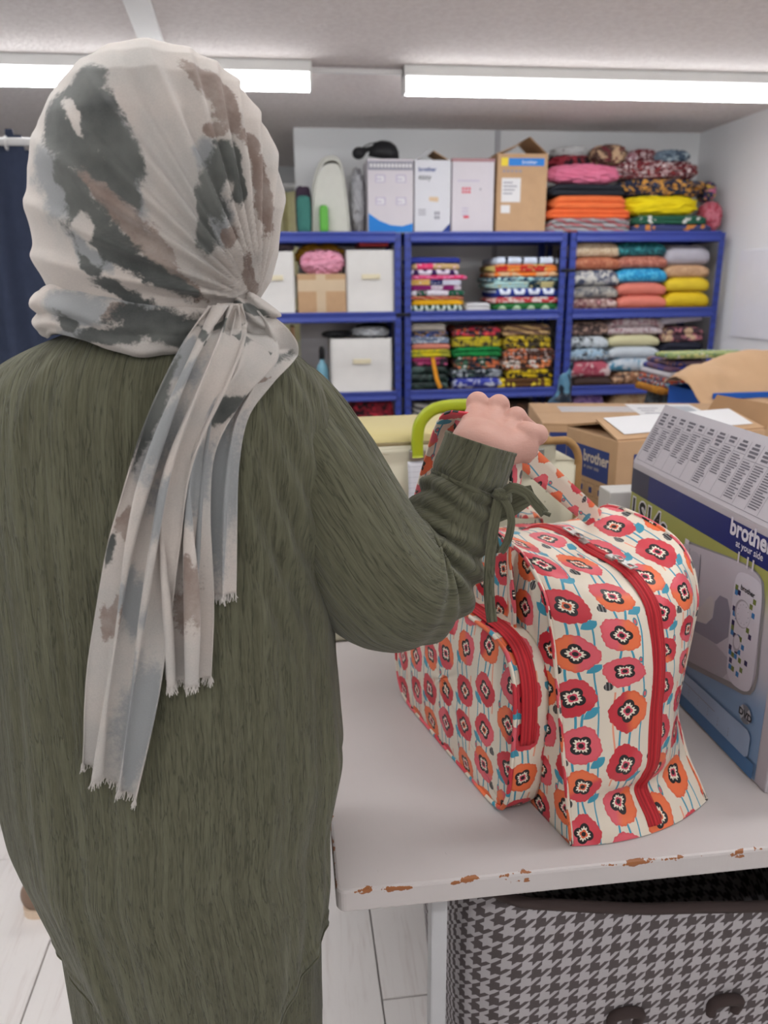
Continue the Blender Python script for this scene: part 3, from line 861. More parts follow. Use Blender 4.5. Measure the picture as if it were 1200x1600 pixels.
def pbox(name, px0, px1, py0, py1, Y, dp, mat, label, base, cat='box', bev=.004, group=None):
    a = aty(px0, py0, Y); b = aty(px1, py0, Y)
    r = empty(name, ((a[0] + b[0]) / 2, Y, base)); tag(r, label, cat, group)
    W, H = b[0] - a[0], aty((px0 + px1) / 2, py0, Y)[2] - base
    me = box_mesh('body', W, dp, H, mat, bev, 2, True); obj('body', me, r, (0, dp / 2, .0005))
    return r, W, H
def flap(parent, hinge_a, hinge_b, vec, mat, th=.004):
    a = np.array(hinge_a, float); b = np.array(hinge_b, float); v = np.array(vec, float)
    n = np.cross(b - a, v); n = n / np.linalg.norm(n) * th
    q = [a, b, b + v * 1.0 - (b - a) * .03, a + v + (b - a) * .03]
    V = q + [p + n for p in q]
    F = [[0, 1, 2, 3], [7, 6, 5, 4], [0, 4, 5, 1], [1, 5, 6, 2], [2, 6, 7, 3], [3, 7, 4, 0]]
    return mk('flap', V, F, mat, parent, False)

# box 1: white with blue swoosh
r, W, H = pbox('machine_carton', 574, 646, 248, 362, YS + .03, .22, M_whitebox, 'white carton with a blue wave at its foot on top of the left bay', Z0)
frect('printed_header', -W / 2 + .002, H - .055, W / 2 - .002, H - .012, -.0008, M_inkgrey, r)
for i in range(12): frect('printed_mark', -W / 2 + .012 + i * .019, H - .042, -W / 2 + .012 + i * .019 + .013, H - .024, -.0014, M_paper, r)
for i, (cx, cz) in enumerate(((-.055, .27), (.055, .27), (-.055, .16), (.055, .16))):
    p = frect('printed_picture', cx - .028, cz - .02, cx + .028, cz + .02, -.0008, plain('lilac_print', (184, 176, 194), .6), r)
    fpoly('picture_machine', [(cx - .02, cz - .014), (cx + .02, cz - .014), (cx + .018, cz + .012), (cx - .018, cz + .012), (cx - .018, cz + .002), (cx + .008, cz + .002), (cx + .008, cz - .007), (cx - .02, cz - .007)], -.0012, M_paper, p)
fpoly('printed_wave', [(-W / 2 + .002, .004), (W / 2 - .002, .004), (W / 2 - .002, .05), (W / 4, .035), (0, .04), (-W / 4, .062), (-W / 2 + .002, .10)], -.0008, M_inkblue, r)
# box 2: white with small sewing machine picture, flap tops
r, W, H = pbox('machine_carton', 648, 705, 250, 363, YS + .025, .25, M_whitebox2, 'white carton with open top flaps between two other cartons on the shelving', Z0)
ftext('brother', .030, -W / 2 + .02, H - .055, -.001, M_inknavy, r, .0008); ftext('easy', .040, -W / 2 + .02, H - .095, -.001, M_inkblack, r)
fpoly('printed_picture', [(-.02, H * .5), (.03, H * .5), (.03, H * .5 - .025), (-.02, H * .5 - .02)], -.001, plain('tan_print', (206, 180, 150), .6), r)
for i in range(4): frect('printed_mark', .01 + .016 * (i % 2), .07 + .022 * (i // 2), .022 + .016 * (i % 2), .086 + .022 * (i // 2), -.001, M_inkgrey, r)
for i in range(3): frect('printed_line', -W / 2 + .02, .09 + i * .012, -W / 2 + .06, .095 + i * .012, -.001, M_inkgrey, r)
fpoly('printed_wave', [(W / 2 - .05, .003), (W / 2 - .002, .003), (W / 2 - .002, .05)], -.001, M_inknavy, r)
flap(r, (-W / 2, .02, H), (-W / 2, .2, H), (.08, 0, .055), M_whitebox2); flap(r, (W / 2, .2, H), (W / 2, .02, H), (-.09, 0, .05), M_card2)
# box 3: pinkish white with red marks
r, W, H = pbox('machine_carton', 707, 773, 252, 363, YS + .025, .24, M_whitebox, 'pinkish white carton with small red symbols on top of the middle bay', Z0)
for i in range(6): frect('printed_mark', -.06 + .017 * (i % 3), H * .56 + .017 * (i // 3), -.048 + .017 * (i % 3), H * .56 + .012 + .017 * (i // 3), -.001, M_inkred, r)
fpoly('printed_mark', [(.036, H * .6), (.044, H * .6), (.044, H * .6 + .01), (.036, H * .6 + .01)], -.001, M_inkgrey, r)
frect('printed_mark', -.05, .075, -.02, .087, -.001, M_inkred, r)
for i in range(3): frect('printed_line', -.06, H * .36 - i * .016, -.025, H * .36 - .008 - i * .016, -.001, plain('lilac_print', (184, 176, 194), .6), r)
ln = frect('printed_line', -W / 2 + .03, H * .72, W / 2 - .08, H * .72 + .008, -.001, plain('lilac_print', (184, 176, 194), .6), r)
box('lid', 0, .12, H + .006, W + .006, .246, .016, plain('dusty_pink_card', (170, 130, 134), .7), r, .003)
# box 4: brown cardboard with yellow and blue sticker
r, W, H = pbox('cardboard_box', 778, 857, 240, 363, YS + .02, .28, M_card, 'brown cardboard box with a yellow and blue label on top of the middle bay', Z0)
frect('blue_label', -W / 2 + .06, H - .06, W / 2 - .02, H - .022, -.001, M_inkblue, r); frect('yellow_label', -W / 2 + .02, H - .06, -W / 2 + .058, H - .02, -.001, M_yellowlab, r)
ftext('brother', .026, -.005, H - .05, -.0016, M_inkwhite, r)
frect('paper_label', -W / 2 + .025, H - .24, -W / 2 + .13, H - .12, -.001, M_paper, r); frect('paper_label', -W / 2 + .025, H - .295, -W / 2 + .075, H - .255, -.001, M_paper, r)
for i in range(4): frect('printed_line', -W / 2 + .035, H - .20 + i * .018, -W / 2 + .085 + .012 * (i % 3), H - .194 + i * .018, -.0016, M_inkgrey, r)
for i in range(5): frect('printed_mark', -W / 2 + .03 + i * .022, H - .092, -W / 2 + .044 + i * .022, H - .08, -.001, M_inkgrey, r)
# flaps standing up to a point
flap(r, (W / 2, .02, H), (W / 2, .26, H), (-.10, 0, .085), M_card2); flap(r, (-W / 2, .26, H), (-W / 2, .02, H), (.13, 0, .05), M_card)
# black desk lamp lying on the first carton
lr = empty('desk_lamp', aty(585, 247, YS + .13)); tag(lr, 'black lamp with round shade and small knob lying on the white carton', 'lamp')
prf = [(.0, .085), (.03, .082), (.058, .066), (.076, .04), (.084, .0), (.080, .0), (.07, .036), (.05, .06), (.0, .076)]
P = np.array([[(a * math.cos(q), a * math.sin(q) * .8, b_) for a, b_ in prf] for q in np.linspace(0, 2 * math.pi, 32, endpoint=False)])
o = sheet('shade', P, M_black, lr, 0, True, False); o.location = (.05, 0, .0); o.rotation_euler = (.1, .12, 0)
V_, F_ = surface_nets(lambda G: smin(ell(G, (-.085, 0, .022), (.034, .034, .03)), cone(G, (-.085, 0, .03), (0, 0, .05), .012, .014), .02), (-.14, -.05, -.02), (.04, .05, .09), .006)
mk('joint_knob', V_, F_, M_black, lr)
tube('cable', spline([(-.09, -.02, .02), (-.05, -.03, .055), (0, -.03, .07), (.04, -.03, .075)], 16), .003, M_black, lr, 6)
# soft things at the left end of the top shelf
M_teal = plain('teal_pouch_cloth', (58, 112, 104), .8, .1, 40, .2)
M_plum = plain('plum_black_cloth', (56, 42, 58), .8, .2, 20)
M_green = plain('bright_green_plastic', (96, 170, 70), .5)
def pouch(name, px0, px1, py0, py1, Y, dp, mat, label, seed, extra=None):
    r = blob_cloth(px0, px1, py0, py1, Y, mat, label, dp, seed, .12, name, Z0, 'pouch', None, 5)
    return r
pouch('zip_pouch', 463, 487, 305, 362, YS + .02, .07, M_teal, 'teal zip pouch standing at the left end on top of the shelving', 1)
pouch('drawstring_bag', 461, 488, 290, 362, YS + .10, .08, M_plum, 'plum and black bag behind the teal pouch', 2)
pouch('green_pouch', 499, 514, 320, 362, YS + .02, .06, M_green, 'bright green pouch beside the teal pouch', 3)
# white hood-shaped cover
M_hood = plain('white_canvas', (198, 198, 190), .85, .04, 20, .1)
hr = empty('machine_cover', (*aty(524, 361, YS + .12)[:2], Z0)); tag(hr, 'white hood-shaped fabric cover standing beside the green pouch', 'cover')
k = 4.43 / 1200
hoodp = chaikin([(-.13, 0), (-.125, .12), (-.11, .26), (-.07, .36), (-.02, .385), (.035, .37), (.055, .25), (.07, .1), (.075, 0)], 2, False)
rows = []
for yy, sc in ((-.05, .95), (-.04, 1), (0, 1.02), (.08, 1.02), (.13, .97)):
    rows.append([(a * sc, yy, max(.0005, b_ * sc)) for a, b_ in hoodp])
o = sheet('hood', np.array(rows), M_hood, hr, .004)
n = len(hoodp); mk('front_panel', [(a, -.052, max(.0005, b_ * .96)) for a, b_ in hoodp * .95], [list(range(n))[::-1]], M_hood, hr, False)
tube('seam_piping', [(a * .955, -.055, max(.004, b_ * .955)) for a, b_ in hoodp], .004, M_hood, hr, 6)
# silvery plastic bag
M_silver = plain('silver_grey_plastic', (168, 168, 172), .25, .12, 18, .3, 30)
blob_cloth(548, 572, 262, 362, YS + .10, M_silver, 'crinkled silver grey plastic bag leaning on the white carton', .13, 21, .6, 'plastic_bag', Z0, 'plastic bag', None, 2.6)
# fabric bins
M_bin = plain('white_fabric_bin_cloth', (206, 203, 200), .85, .03, 14, .15, 300)
M_tab = plain('cream_handle_tab', (214, 204, 176), .7)
def fabric_bin(px0, px1, py0, py1, Y, base, label, dp=.3, taper=.0):
    a = aty(px0, py1, Y); b = aty(px1, py1, Y); W = b[0] - a[0]; H = aty(px0, py0, Y)[2] - base
    r = empty('fabric_bin', ((a[0] + b[0]) / 2, Y, base + .0005)); tag(r, label, 'bin', 'white fabric bins')
    bm = bmesh.new(); n = 10
    def ring(z, ins, tp):
        h = W / 2 - ins + tp; q = []
        for cx, cy, a0 in ((1, 1, 0), (-1, 1, 90), (-1, -1, 180), (1, -1, 270)):
            for aa in (0, 30, 60, 90):
                ca = math.radians(a0 + aa); q.append((cx * (h - .015) + .015 * math.cos(ca), dp / 2 + cy * (dp / 2 - ins - .015) + .015 * math.sin(ca), z))
        return q
    R = [ring(0, 0, 0), ring(H * .5, -.002, taper * .5), ring(H - .002, 0, taper), ring(H, .002, taper), ring(H, .004, taper), ring(H - .012, .006, taper), ring(.012, .006, 0)]
    v, f = gridmesh(np.array(R), False, True); f = [list(q) for q in f]; k = 16
    f.append(list(range(k))[::-1]); f.append(list(range(6 * k, 7 * k)))
    mk('body', v, f, M_bin, r, True)
    h = box('handle_tab', 0, -.006, H * .58, .10, .010, .026, M_tab, r, .008, 3)
    return r, W, H
fabric_bin(543, 617, 391, 487, YS + .015, Z1, 'white fabric bin with a cream tab on the upper left shelf')
o = span('folder', (aty(560, 388, 4.4)[0], YS + .06, Z1 + .346), (aty(606, 388, 4.4)[0], YS + .30, Z1 + .366), plain('red_folder', (206, 62, 66), .5), bev=.003); tag(o, 'red folder lying across the top of the upper white bin', 'folder')
fabric_bin(398, 462, 393, 487, YS + .02, Z1, 'white fabric bin half hidden by the scarf, left of the cardboard box')
fabric_bin(519, 613, 530, 614, YS + .016, Z2, 'white fabric bin with a cream tab on the lower left shelf', .3, -.0)
r, W, H = pbox('cardboard_box', 464, 540, 428, 488, YS + .02, .26, M_card, 'small brown cardboard box with parcel tape on the left shelf', Z1)
M_tape = plain('clear_parcel_tape', (200, 178, 150), .2, .05)
frect('tape', -W / 2 + .002, H - .09, W / 2 - .002, H - .03, -.001, M_tape, r); frect('tape', -.03, .002, .02, H - .002, -.0014, M_tape, r)
blob_cloth(462, 541, 381, 420, YS + .12, plain('mustard_satin', (190, 140, 44), .5, .15), 'mustard yellow cloth bunched behind the pink cloth on the cardboard box', .14, 31, .8)
blob_cloth(470, 538, 390, 429, YS + .02, plain('pink_satin', (222, 150, 172), .5, .12), 'crumpled pink cloth on top of the small cardboard box', .11, 33, .8)
blob_cloth(420, 460, 381, 392, YS + .05, plain('grey_purple_cloth', (120, 106, 116), .8), 'grey cloth on the bin beside the scarf', .2, 34, .5)
# papers on the lower bin
blob_cloth(552, 610, 512, 528, YS + .03, plain('crumpled_white_paper', (196, 198, 202), .6), 'crumpled white papers heaped on the lower fabric bin', .2, 41, .7, 'paper_heap', None, 'papers')
blob_cloth(504, 550, 518, 528, YS + .03, M_black, 'black cloth lying on the left rim of the lower fabric bin', .12, 42, .6)
blob_cloth(558, 610, 506, 526, YS + .24, plain('dark_grey_cloth', (80, 84, 84), .8), 'dark grey cloth behind the papers on the lower bin', .15, 43, .5)
o = span('display_board', (aty(470, 540, 4.6)[0], 4.64, Z2 + .001), (aty(560, 540, 4.6)[0], 4.655, Z2 + .36), M_whitebox2, bev=.002); tag(o, 'white board leaning at the back of the lower left shelf', 'board')
o = span('wood_board', (aty(455, 540, 4.45)[0], 4.36, Z2 + .001), (aty(461, 540, 4.45)[0], 4.6, Z2 + .36), M_card2, bev=.002); tag(o, 'brown board on edge on the lower left shelf', 'board')
cl2 = empty('spray_bottle', (*aty(504, 590, 4.4)[:2], Z2 + .0005)); tag(cl2, 'clear bottle with a black cap beside the lower fabric bin', 'bottle')
prf = [(.0, 0), (.03, 0), (.034, .01), (.034, .12), (.026, .15), (.013, .165), (.013, .18), (0, .18)]
sheet('bottle', np.array([[(a * math.cos(q), a * math.sin(q), b_) for a, b_ in prf] for q in np.linspace(0, 2 * math.pi, 20, endpoint=False)]), plain('cyan_bottle', (120, 170, 190), .2), cl2, 0, True)
prf = [(0, .18), (.016, .18), (.016, .23), (.010, .25), (0, .25)]
sheet('cap', np.array([[(a * math.cos(q), a * math.sin(q), b_) for a, b_ in prf] for q in np.linspace(0, 2 * math.pi, 16, endpoint=False)]), M_black, cl2, 0, True)
ALB = 0.90                        # things on and around the table
# ================================================================== THE WHITE TABLE
TX0, TX1, TY0, TY1, TZ = .032, 2.15, .79, 3.35, .75
def table_mat():
    b = MatB('white_painted_worn_wood', .45, spec=.4)
    v = b.tc(); x, y, z = b.sep(v)
    ex = (x + (TX1 - TX0) / 2).abs(); ey = (y + (TY1 - TY0) / 2).abs()
    e = ex.mini(ey)
    n = b.noise(b.mapv(v, (1, 1, 1)), 26, 5, .65); n2 = b.noise(b.mapv(v, (1.2, 3, 6)), 9, 3)
    chip = ((n * .62 + n2 * .5) - e * 14.0 - (z * -1.0 + .0145).maxi(0.0) * 14.0).gt(.565)
    dirt = b.noise(v, 2.3, 5, .6)
    c = b.mix(dirt.ramp(.45, .75) * .5, S(198, 191, 189), S(184, 174, 170))
    c = b.mix(b.noise(b.mapv(v, (3, 1, 1)), 40, 4, .7).gt(.735) * .5, c, S(150, 136, 126))
    c = b.mix(chip, c, S(150, 92, 50))
    b.color(c); b.bump(b.noise(b.mapv(v, (14, 2, 4)), 6, 4) - chip * .6, .12, .003)
    return b.m
tb = empty('work_table', ((TX0 + TX1) / 2, (TY0 + TY1) / 2, 0)); tag(tb, 'long white painted work table with chipped brown edges', 'table')
def rrect0(hx, hy, r, k=7):
    return [(cx * (hx - r) + r * math.cos(math.radians(a0 + a)), cy * (hy - r) + r * math.sin(math.radians(a0 + a))) for cx, cy, a0 in ((1, -1, -90), (1, 1, 0), (-1, 1, 90), (-1, -1, 180)) for a in np.linspace(0, 90, k)]
rows = [[(x, y, z) for x, y in rrect0((TX1 - TX0) / 2 - i_, (TY1 - TY0) / 2 - i_, .012)] for i_, z in ((.004, -.017), (.0012, -.0158), (0, -.013), (0, .013), (.0012, .0158), (.004, .017))]
v, f = gridmesh(np.array(rows), False, True); k = len(rows[0]); f = [list(q) for q in f] + [list(range(k))[::-1], list(range(5 * k, 6 * k))]
tt = mk('table_top', v, f, table_mat(), tb, False); tt.location = (0, 0, TZ - .017)
M_leg = plain('white_metal_leg', (196, 196, 198), .4, .03)
for sx in (-1, 1):
    for sy in (-1, 1):
        lx = (-(TX1 - TX0) / 2 + .152) if sx < 0 else (TX1 - TX0) / 2 - .1
        ly = sy * ((TY1 - TY0) / 2 - .11)
        l = box('leg', lx, ly, .3575, .024, .03, .714, M_leg, tb, .003)
        box('foot_cap', 0, 0, -.347, .03, .036, .02, M_black, l, .004)
for sy in (-1, 1): box('rail', 0.03, sy * ((TY1 - TY0) / 2 - .11), .70, TX1 - TX0 - .28, .02, .03, M_leg, tb, .003)

# ---- houndstooth storage bin under the table
def hound_mat(inv=False):
    b = MatB('houndstooth_cloth', .9)
    u, v, _ = b.sep(b.tc('UV')); k = 4.0 / 0.0150
    x, y = u * k, v * k
    warp = (x / 8.0).fract().lt(.5); weft = (y / 8.0).fract().lt(.5)
    tw = ((x - y) / 4.0).fract().lt(.5)
    d = warp * tw + weft * (1.0 - tw)
    n = b.noise(b.tc('UV'), 900, 2)
    ca = b.mix(n, S(72, 64, 64), S(100, 92, 92)); cb = b.mix(n, S(166, 160, 162), S(190, 184, 186))
    b.color(b.mix(d, cb, ca)); b.bump(n, .2, .001)
    return b.m
M_hound = hound_mat()
hb = empty('storage_bin', (.60, 1.10, 0)); tag(hb, 'open fabric storage bin in brown and white houndstooth under the table', 'storage bin')
def rrect(hx, hy, r, k=10):
    q = []
    for cx, cy, a0 in ((1, -1, -90), (1, 1, 0), (-1, 1, 90), (-1, -1, 180)):
        for a in np.linspace(0, 90, k): q.append((cx * (hx - r) + r * math.cos(math.radians(a0 + a)), cy * (hy - r) + r * math.sin(math.radians(a0 + a))))
    # straight runs in between
    q = np.array(q); out = []
    for i in range(len(q)):
        a, b_ = q[i], q[(i + 1) % len(q)]; d = np.linalg.norm(b_ - a); m = max(1, int(d / .03))
        for j in range(m): out.append(a + (b_ - a) * j / m)
    return np.array(out)
base = rrect(.37, .22, .09)
per = np.concatenate([[0], np.cumsum(np.linalg.norm(np.diff(np.vstack([base, base[:1]]), axis=0), axis=1))])
def rim_z(x, y):
    f = np.interp(x, [-.39, -.1, .1, .4], [.628, .572, .556, .552]); g = .645
    return f + (g - f) * np.clip((y + .18) / .3, 0, 1)
rows, uvs = [], []
for q in np.linspace(0, 1, 30):
    sc = .95 + .055 * math.sin(q * 2.4) 
    row = []; uvr = []
    for i, (x, y) in enumerate(base):
        bul = .012 * noise.noise(Vector((x * 5, y * 5, q * 3)))
        zz = .002 + (rim_z(x, y) - .002) * q
        row.append((x * (sc + bul), y * (sc + bul * 2), zz)); uvr.append((per[i], zz))
    row.append(row[0]); uvr.append((per[-1], uvr[0][1])); rows.append(row); uvs.append(uvr)
sheet('side_panel', np.array(rows), M_hound, hb, .004, uv=np.array(uvs))
rim = [rows[-1][i] for i in range(len(base))]
M_bind = plain('dark_brown_binding', (66, 54, 52), .85)
rr = np.array(rim + rim[:1]); v, f = tube_vf(rr + [0, 0, .002], .0085, 8, False); mk('rim_binding', v, f, M_bind, hb)
n = len(base); mk('bottom_panel', [(x * .94, y * .94, .004) for x, y in base], [list(range(n))], M_bind, hb, False)
# folded-in lid flap showing darker houndstooth lining
lid = []
luv = []
for q in np.linspace(0, 1, 10):
    lid.append([(x, .205 - .19 * q, .642 - .028 * q - .01 * math.sin(q * 3.1) + .006 * math.sin(x * 14)) for x in np.linspace(-.3, .36, 24)]); luv.append([(x, q * .2) for x in np.linspace(-.3, .36, 24)])
sheet('lid_flap', np.array(lid), M_hound, hb, .004, uv=np.array(luv))
tube('lid_binding', lid[-1], .007, M_bind, hb, 8)
for hx in (-.12, .045):
    v, f = tube_vf(spline([(hx - .02, -.222, .36), (hx - .022, -.228, .385), (hx, -.232, .395), (hx + .022, -.228, .385), (hx + .02, -.222, .36)], 16), .009, 8)
    mk('carry_handle', v, f, M_bind, hb)

# ================================================================== SEWING MACHINE CARTON AT THE RIGHT
BX, BY0, BY1, BHT, BW = .675, .897, 1.42, .388, .22
bxr = empty('sewing_machine_carton', (BX, BY1, TZ)); tag(bxr, 'large carton printed with a white sewing machine, standing at the right edge of the table', 'carton')
M_cw = plain('white_glossy_card', (186, 180, 186), .35, .02)
span('body', (0, -(BY1 - BY0), .0005), (BW, 0, BHT), M_cw, bxr, .003)
def grad_mat():
    b = MatB('green_to_blue_print', .35); x, y, z = b.sep(b.tc('Object'))
    c = b.mix(z.ramp(.10, .20), S(128, 156, 190), S(176, 178, 184)); c = b.mix(z.ramp(.20, .29), c, S(160, 162, 90))
    c2 = b.mix((y * -1.0).ramp(.30, .50) * z.ramp(.12, .2) * (1.0 - z.ramp(.25, .31)) * .8, c, S(186, 180, 190))
    b.color(c2); return b.m
LAY = [0]
def sp(name, pts, mat, parent=bxr, sm=0, lay=None):
    """flat print on the carton face; pts are (distance from far end, height)"""
    if lay is None: LAY[0] += 1; lay = LAY[0]
    P = chaikin(pts, sm) if sm else np.asarray(pts, float)
    ar = np.sum(P[:, 0] * np.roll(P[:, 1], -1) - np.roll(P[:, 0], -1) * P[:, 1])
    if ar < 0: P = P[::-1]
    return mk(name, [(-.0004 - .00012 * lay, -s, t_) for s, t_ in P], [list(range(len(P)))], mat, parent, False)
def srect(name, s0, t0, s1, t1, mat, parent=bxr, lay=None): return sp(name, [(s0, t0), (s1, t0), (s1, t1), (s0, t1)], mat, parent, 0, lay)
RTX = Matrix(((0, 0, -1), (-1, 0, 0), (0, 1, 0))).to_euler()
def stext(txt, size, s, t_, mat, bold=0., sx=1., slant=0., parent=bxr):
    LAY[0] += 1
    o = obj('lettering', text_mesh(txt, size, mat, bold), parent, (-.0004 - .00012 * LAY[0], -s, t_)); o.rotation_euler = RTX; o.scale = (sx, 1, 1)
    return o
srect('printed_background', .004, .004, .497, .335, grad_mat())
srect('printed_band', .002, .328, .500, .376, plain('navy_gloss_print', (36, 46, 110), .3, .03))
srect('band_panel', .002, .328, .075, .376, plain('dark_slate_gloss_print', (58, 60, 82), .3, .03))
M_w2 = plain('white_gloss_print', (214, 212, 222), .35, .01)
M_b2 = plain('black_gloss_print', (34, 34, 36), .4, .01)
stext('LS14s', .066, .013, .272, M_w2, .0050, .95); stext('LS14s', .066, .013, .272, M_b2, .0016, .95)
stext('brother', .0375, .355, .3535, M_w2, .0012, .92); stext('at your side', .0155, .375, .3385, M_w2, .0002, .95)
# printed sewing machine
M_m1 = plain('machine_light_print', (190, 184, 194), .35, .01); M_m2 = plain('machine_grey_print', (168, 162, 172), .35, .02); M_m3 = plain('machine_dark_print', (138, 134, 150), .35, .03)
M_m4 = plain('machine_white_print', (206, 202, 212), .35, .01)
sp('printed_shadow', [(.215, .298), (.30, .308), (.39, .32), (.436, .321), (.462, .305), (.468, .216), (.474, .15), (.456, .122), (.406, .112), (.25, .076), (.24, .09)], plain('soft_shadow_print', (140, 138, 140), .4), bxr, 1)
pic = sp('printed_machine', [(.217, .294), (.295, .304), (.384, .317), (.431, .319), (.457, .305), (.462, .216), (.468, .16), (.456, .132), (.406, .122), (.34, .106), (.254, .089), (.225, .095), (.225, .15), (.272, .152), (.276, .2), (.231, .241), (.212, .26)], M_m1, bxr, 2)
sp('picture_arm_shade', [(.34, .245), (.384, .25), (.388, .17), (.272, .145), (.275, .17), (.338, .187)], M_m3, pic, 1)
sp('picture_opening', [(.275, .170), (.336, .188), (.338, .236), (.318, .232), (.30, .2), (.276, .2)], plain('opening_print', (196, 190, 192), .35), pic, 1)
sp('picture_bed', [(.238, .148), (.388, .168), (.402, .122), (.34, .106), (.254, .089), (.236, .096)], M_m2, pic, 1)
sp('picture_front_cover', [(.245, .288), (.283, .292), (.286, .25), (.276, .205), (.262, .198), (.252, .215), (.25, .25)], plain('cover_print', (176, 172, 184), .35), pic, 2)
for a in ([(.247, .29), (.251, .25), (.253, .212)], [(.283, .292), (.286, .25), (.277, .21)]):
    P = spline(a, 10); q = [(s - .0007, t_) for s, t_ in P] + [(s + .0007, t_) for s, t_ in P[::-1]]; sp('picture_line', q, plain('line_print', (90, 88, 100), .4), pic)
a = np.linspace(0, 2 * np.pi, 22, endpoint=False)
sp('picture_knob', [(.262 + .009 * math.cos(q), .209 + .012 * math.sin(q)) for q in a], M_m4, pic)
pan = sp('picture_side_panel', [(.386, .290), (.398, .307), (.448, .309), (.458, .293), (.462, .216), (.464, .145), (.452, .127), (.415, .121), (.398, .13), (.393, .15), (.387, .24)], M_m4, pic, 2)
lay0 = LAY[0] + 1; LAY[0] += 1
Mg, Mbl, Mpu = plain('olive_square_print', (112, 124, 62), .4), plain('blue_square_print', (56, 120, 178), .4), plain('purple_square_print', (44, 38, 84), .4)
sq = [(0, 0, 0), (0, -1, 1), (1, -1, 2), (-.2, -4.2, 2), (0, -5.2, 1), (1, -5.9, 1), (0, -7, 2), (0, -8, 0), (0, -9, 1), (1, -9.5, 2), (2.3, -9.7, 1), (3, -10, 0), (-.1, -12, 2), (0, -13, 1), (1, -13.4, 0), (2, -12.5, 2), (3, -12.6, 1), (4, -11.5, 1), (2, -13.6, 1), (.5, -14.6, 2), (.5, -15.9, 1), (1.5, -16.2, 0), (3.5, -14.2, 0), (5.6, -14.4, 2), (4.3, -16, 0), (3.2, -17, 1), (6.2, -2.4, 0), (5.3, -3.4, 0), (6.2, -5, 1), (5, -8, 0), (5.9, -9.2, 2)]
for i, (c, r_, kk) in enumerate(sq):
    s0 = .3905 + c * .0076 + .0008 * -r_ * .35; t0 = .2735 + r_ * .0083 + c * .0024
    srect('picture_square', s0, t0, s0 + .0076, t0 + .0083, (Mg, Mbl, Mpu)[kk], pan, lay0)
dl = sp('picture_dial', [(.417 + .0205 * math.cos(q), .243 + .0225 * math.sin(q)) for q in a], M_m2, pan)
sp('picture_dial_face', [(.419 + .018 * math.cos(q), .243 + .0205 * math.sin(q)) for q in a], M_m4, pan)
for q in a[::2]: srect('picture_tick', .419 + .0135 * math.cos(q) - .0006, .243 + .0155 * math.sin(q) - .0008, .419 + .0135 * math.cos(q) + .0006, .243 + .0155 * math.sin(q) + .0008, M_m3, pan, LAY[0] + 1)
LAY[0] += 1
sp('picture_dial', [(.412 + .0095 * math.cos(q), .192 + .0145 * math.sin(q)) for q in a], M_m2, pan); sp('picture_dial_face', [(.413 + .008 * math.cos(q), .194 + .011 * math.sin(q)) for q in a], M_m4, pan)
stext('brother', .0115, .405, .279, M_b2, .0003)
for s0 in (.388, .412, .426): srect('picture_spool_pin', s0, .316, s0 + .004, .334, M_m4, bxr)
srect('picture_spool_pin', .232, .295, .246, .304, M_m4, bxr)
# lower strip and disc
sp('printed_strip', [(.004, .004), (.494, .004), (.494, .030), (.004, .030)], plain('mid_blue_print', (74, 118, 166), .35))
sp('printed_panel', [(.02, .024), (.470, .028), (.478, .034), (.478, .066), (.47, .074), (.02, .062)], plain('pale_blue_print', (158, 178, 206), .35))
srect('printed_line', .02, .052, .38, .0535, M_inkgrey)
for i in range(13):
    for j in range(3): srect('printed_tick', .05 + i * .031, .034 + j * .006, .0512 + i * .031, .0375 + j * .006, M_inkgrey, bxr, LAY[0] + 1)
LAY[0] += 1
sp('disc_print', [(.459 + 0.0150 * math.cos(q), .095 + 0.0150 * math.sin(q)) for q in a], plain('disc_silver_print', (186, 186, 192), .3))
sp('disc_sector', [(.459, .095)] + [(.459 + 0.0150 * math.cos(q), .095 + 0.0150 * math.sin(q)) for q in np.linspace(1.0, 2.2, 8)], plain('disc_grey_print', (120, 124, 132), .3))
sp('disc_sector', [(.459, .095)] + [(.459 + 0.0150 * math.cos(q), .095 + 0.0150 * math.sin(q)) for q in np.linspace(4.1, 5.6, 8)], plain('disc_grey_print', (120, 124, 132), .3))
stext('DVD', .0155, .4425, .0895, M_b2, .0007, 1.05)
# raised lid with columns of small warning text
FLX, FLZ = .054, .112
flp = mk('lid_flap', [(0, 0, BHT), (0, -(BY1 - BY0), BHT), (FLX, -(BY1 - BY0) + .004, BHT + FLZ), (FLX, -.004, BHT + FLZ),
                      (.004, 0, BHT - .002), (.004, -(BY1 - BY0), BHT - .002), (FLX + .004, -(BY1 - BY0) + .004, BHT + FLZ - .002), (FLX + .004, -.004, BHT + FLZ - .002)],
         [[0, 3, 2, 1], [4, 5, 6, 7], [0, 1, 5, 4], [1, 2, 6, 5], [2, 3, 7, 6], [3, 0, 4, 7]], M_cw, bxr, False)
parts = []
nx_, nz_ = -FLZ / math.hypot(FLX, FLZ) * .0006, FLX / math.hypot(FLX, FLZ) * .0006
def fq(s0, s1, a0, a1):
    return ([(FLX * a + nx_, -s, BHT + FLZ * a + nz_) for s, a in ((s0, a0), (s1, a0), (s1, a1), (s0, a1))], [[0, 1, 2, 3]])
rnd = random.Random(3)
for c in range(15):
    s0 = .012 + c * .0335
    nl = rnd.randrange(11, 18); head = rnd.randrange(2, 5); q = .84
    for k in range(head):
        wd = rnd.uniform(.012, .024); parts.append(fq(s0 + .014 - wd / 2, s0 + .014 + wd / 2, q, q + .032)); q -= .052
    parts.append(fq(s0 - .002, s0 + .03, q + .012, q + .018)); q -= .03
    for k in range(nl):
        parts.append(fq(s0, s0 + rnd.uniform(.016, .0265), q, q + .016)); q -= .034
        if q < .1: break
    parts.append(fq(s0 - .0035, s0 - .0029, .08, .88))
parts.append(fq(.008, .515, .06, .066))
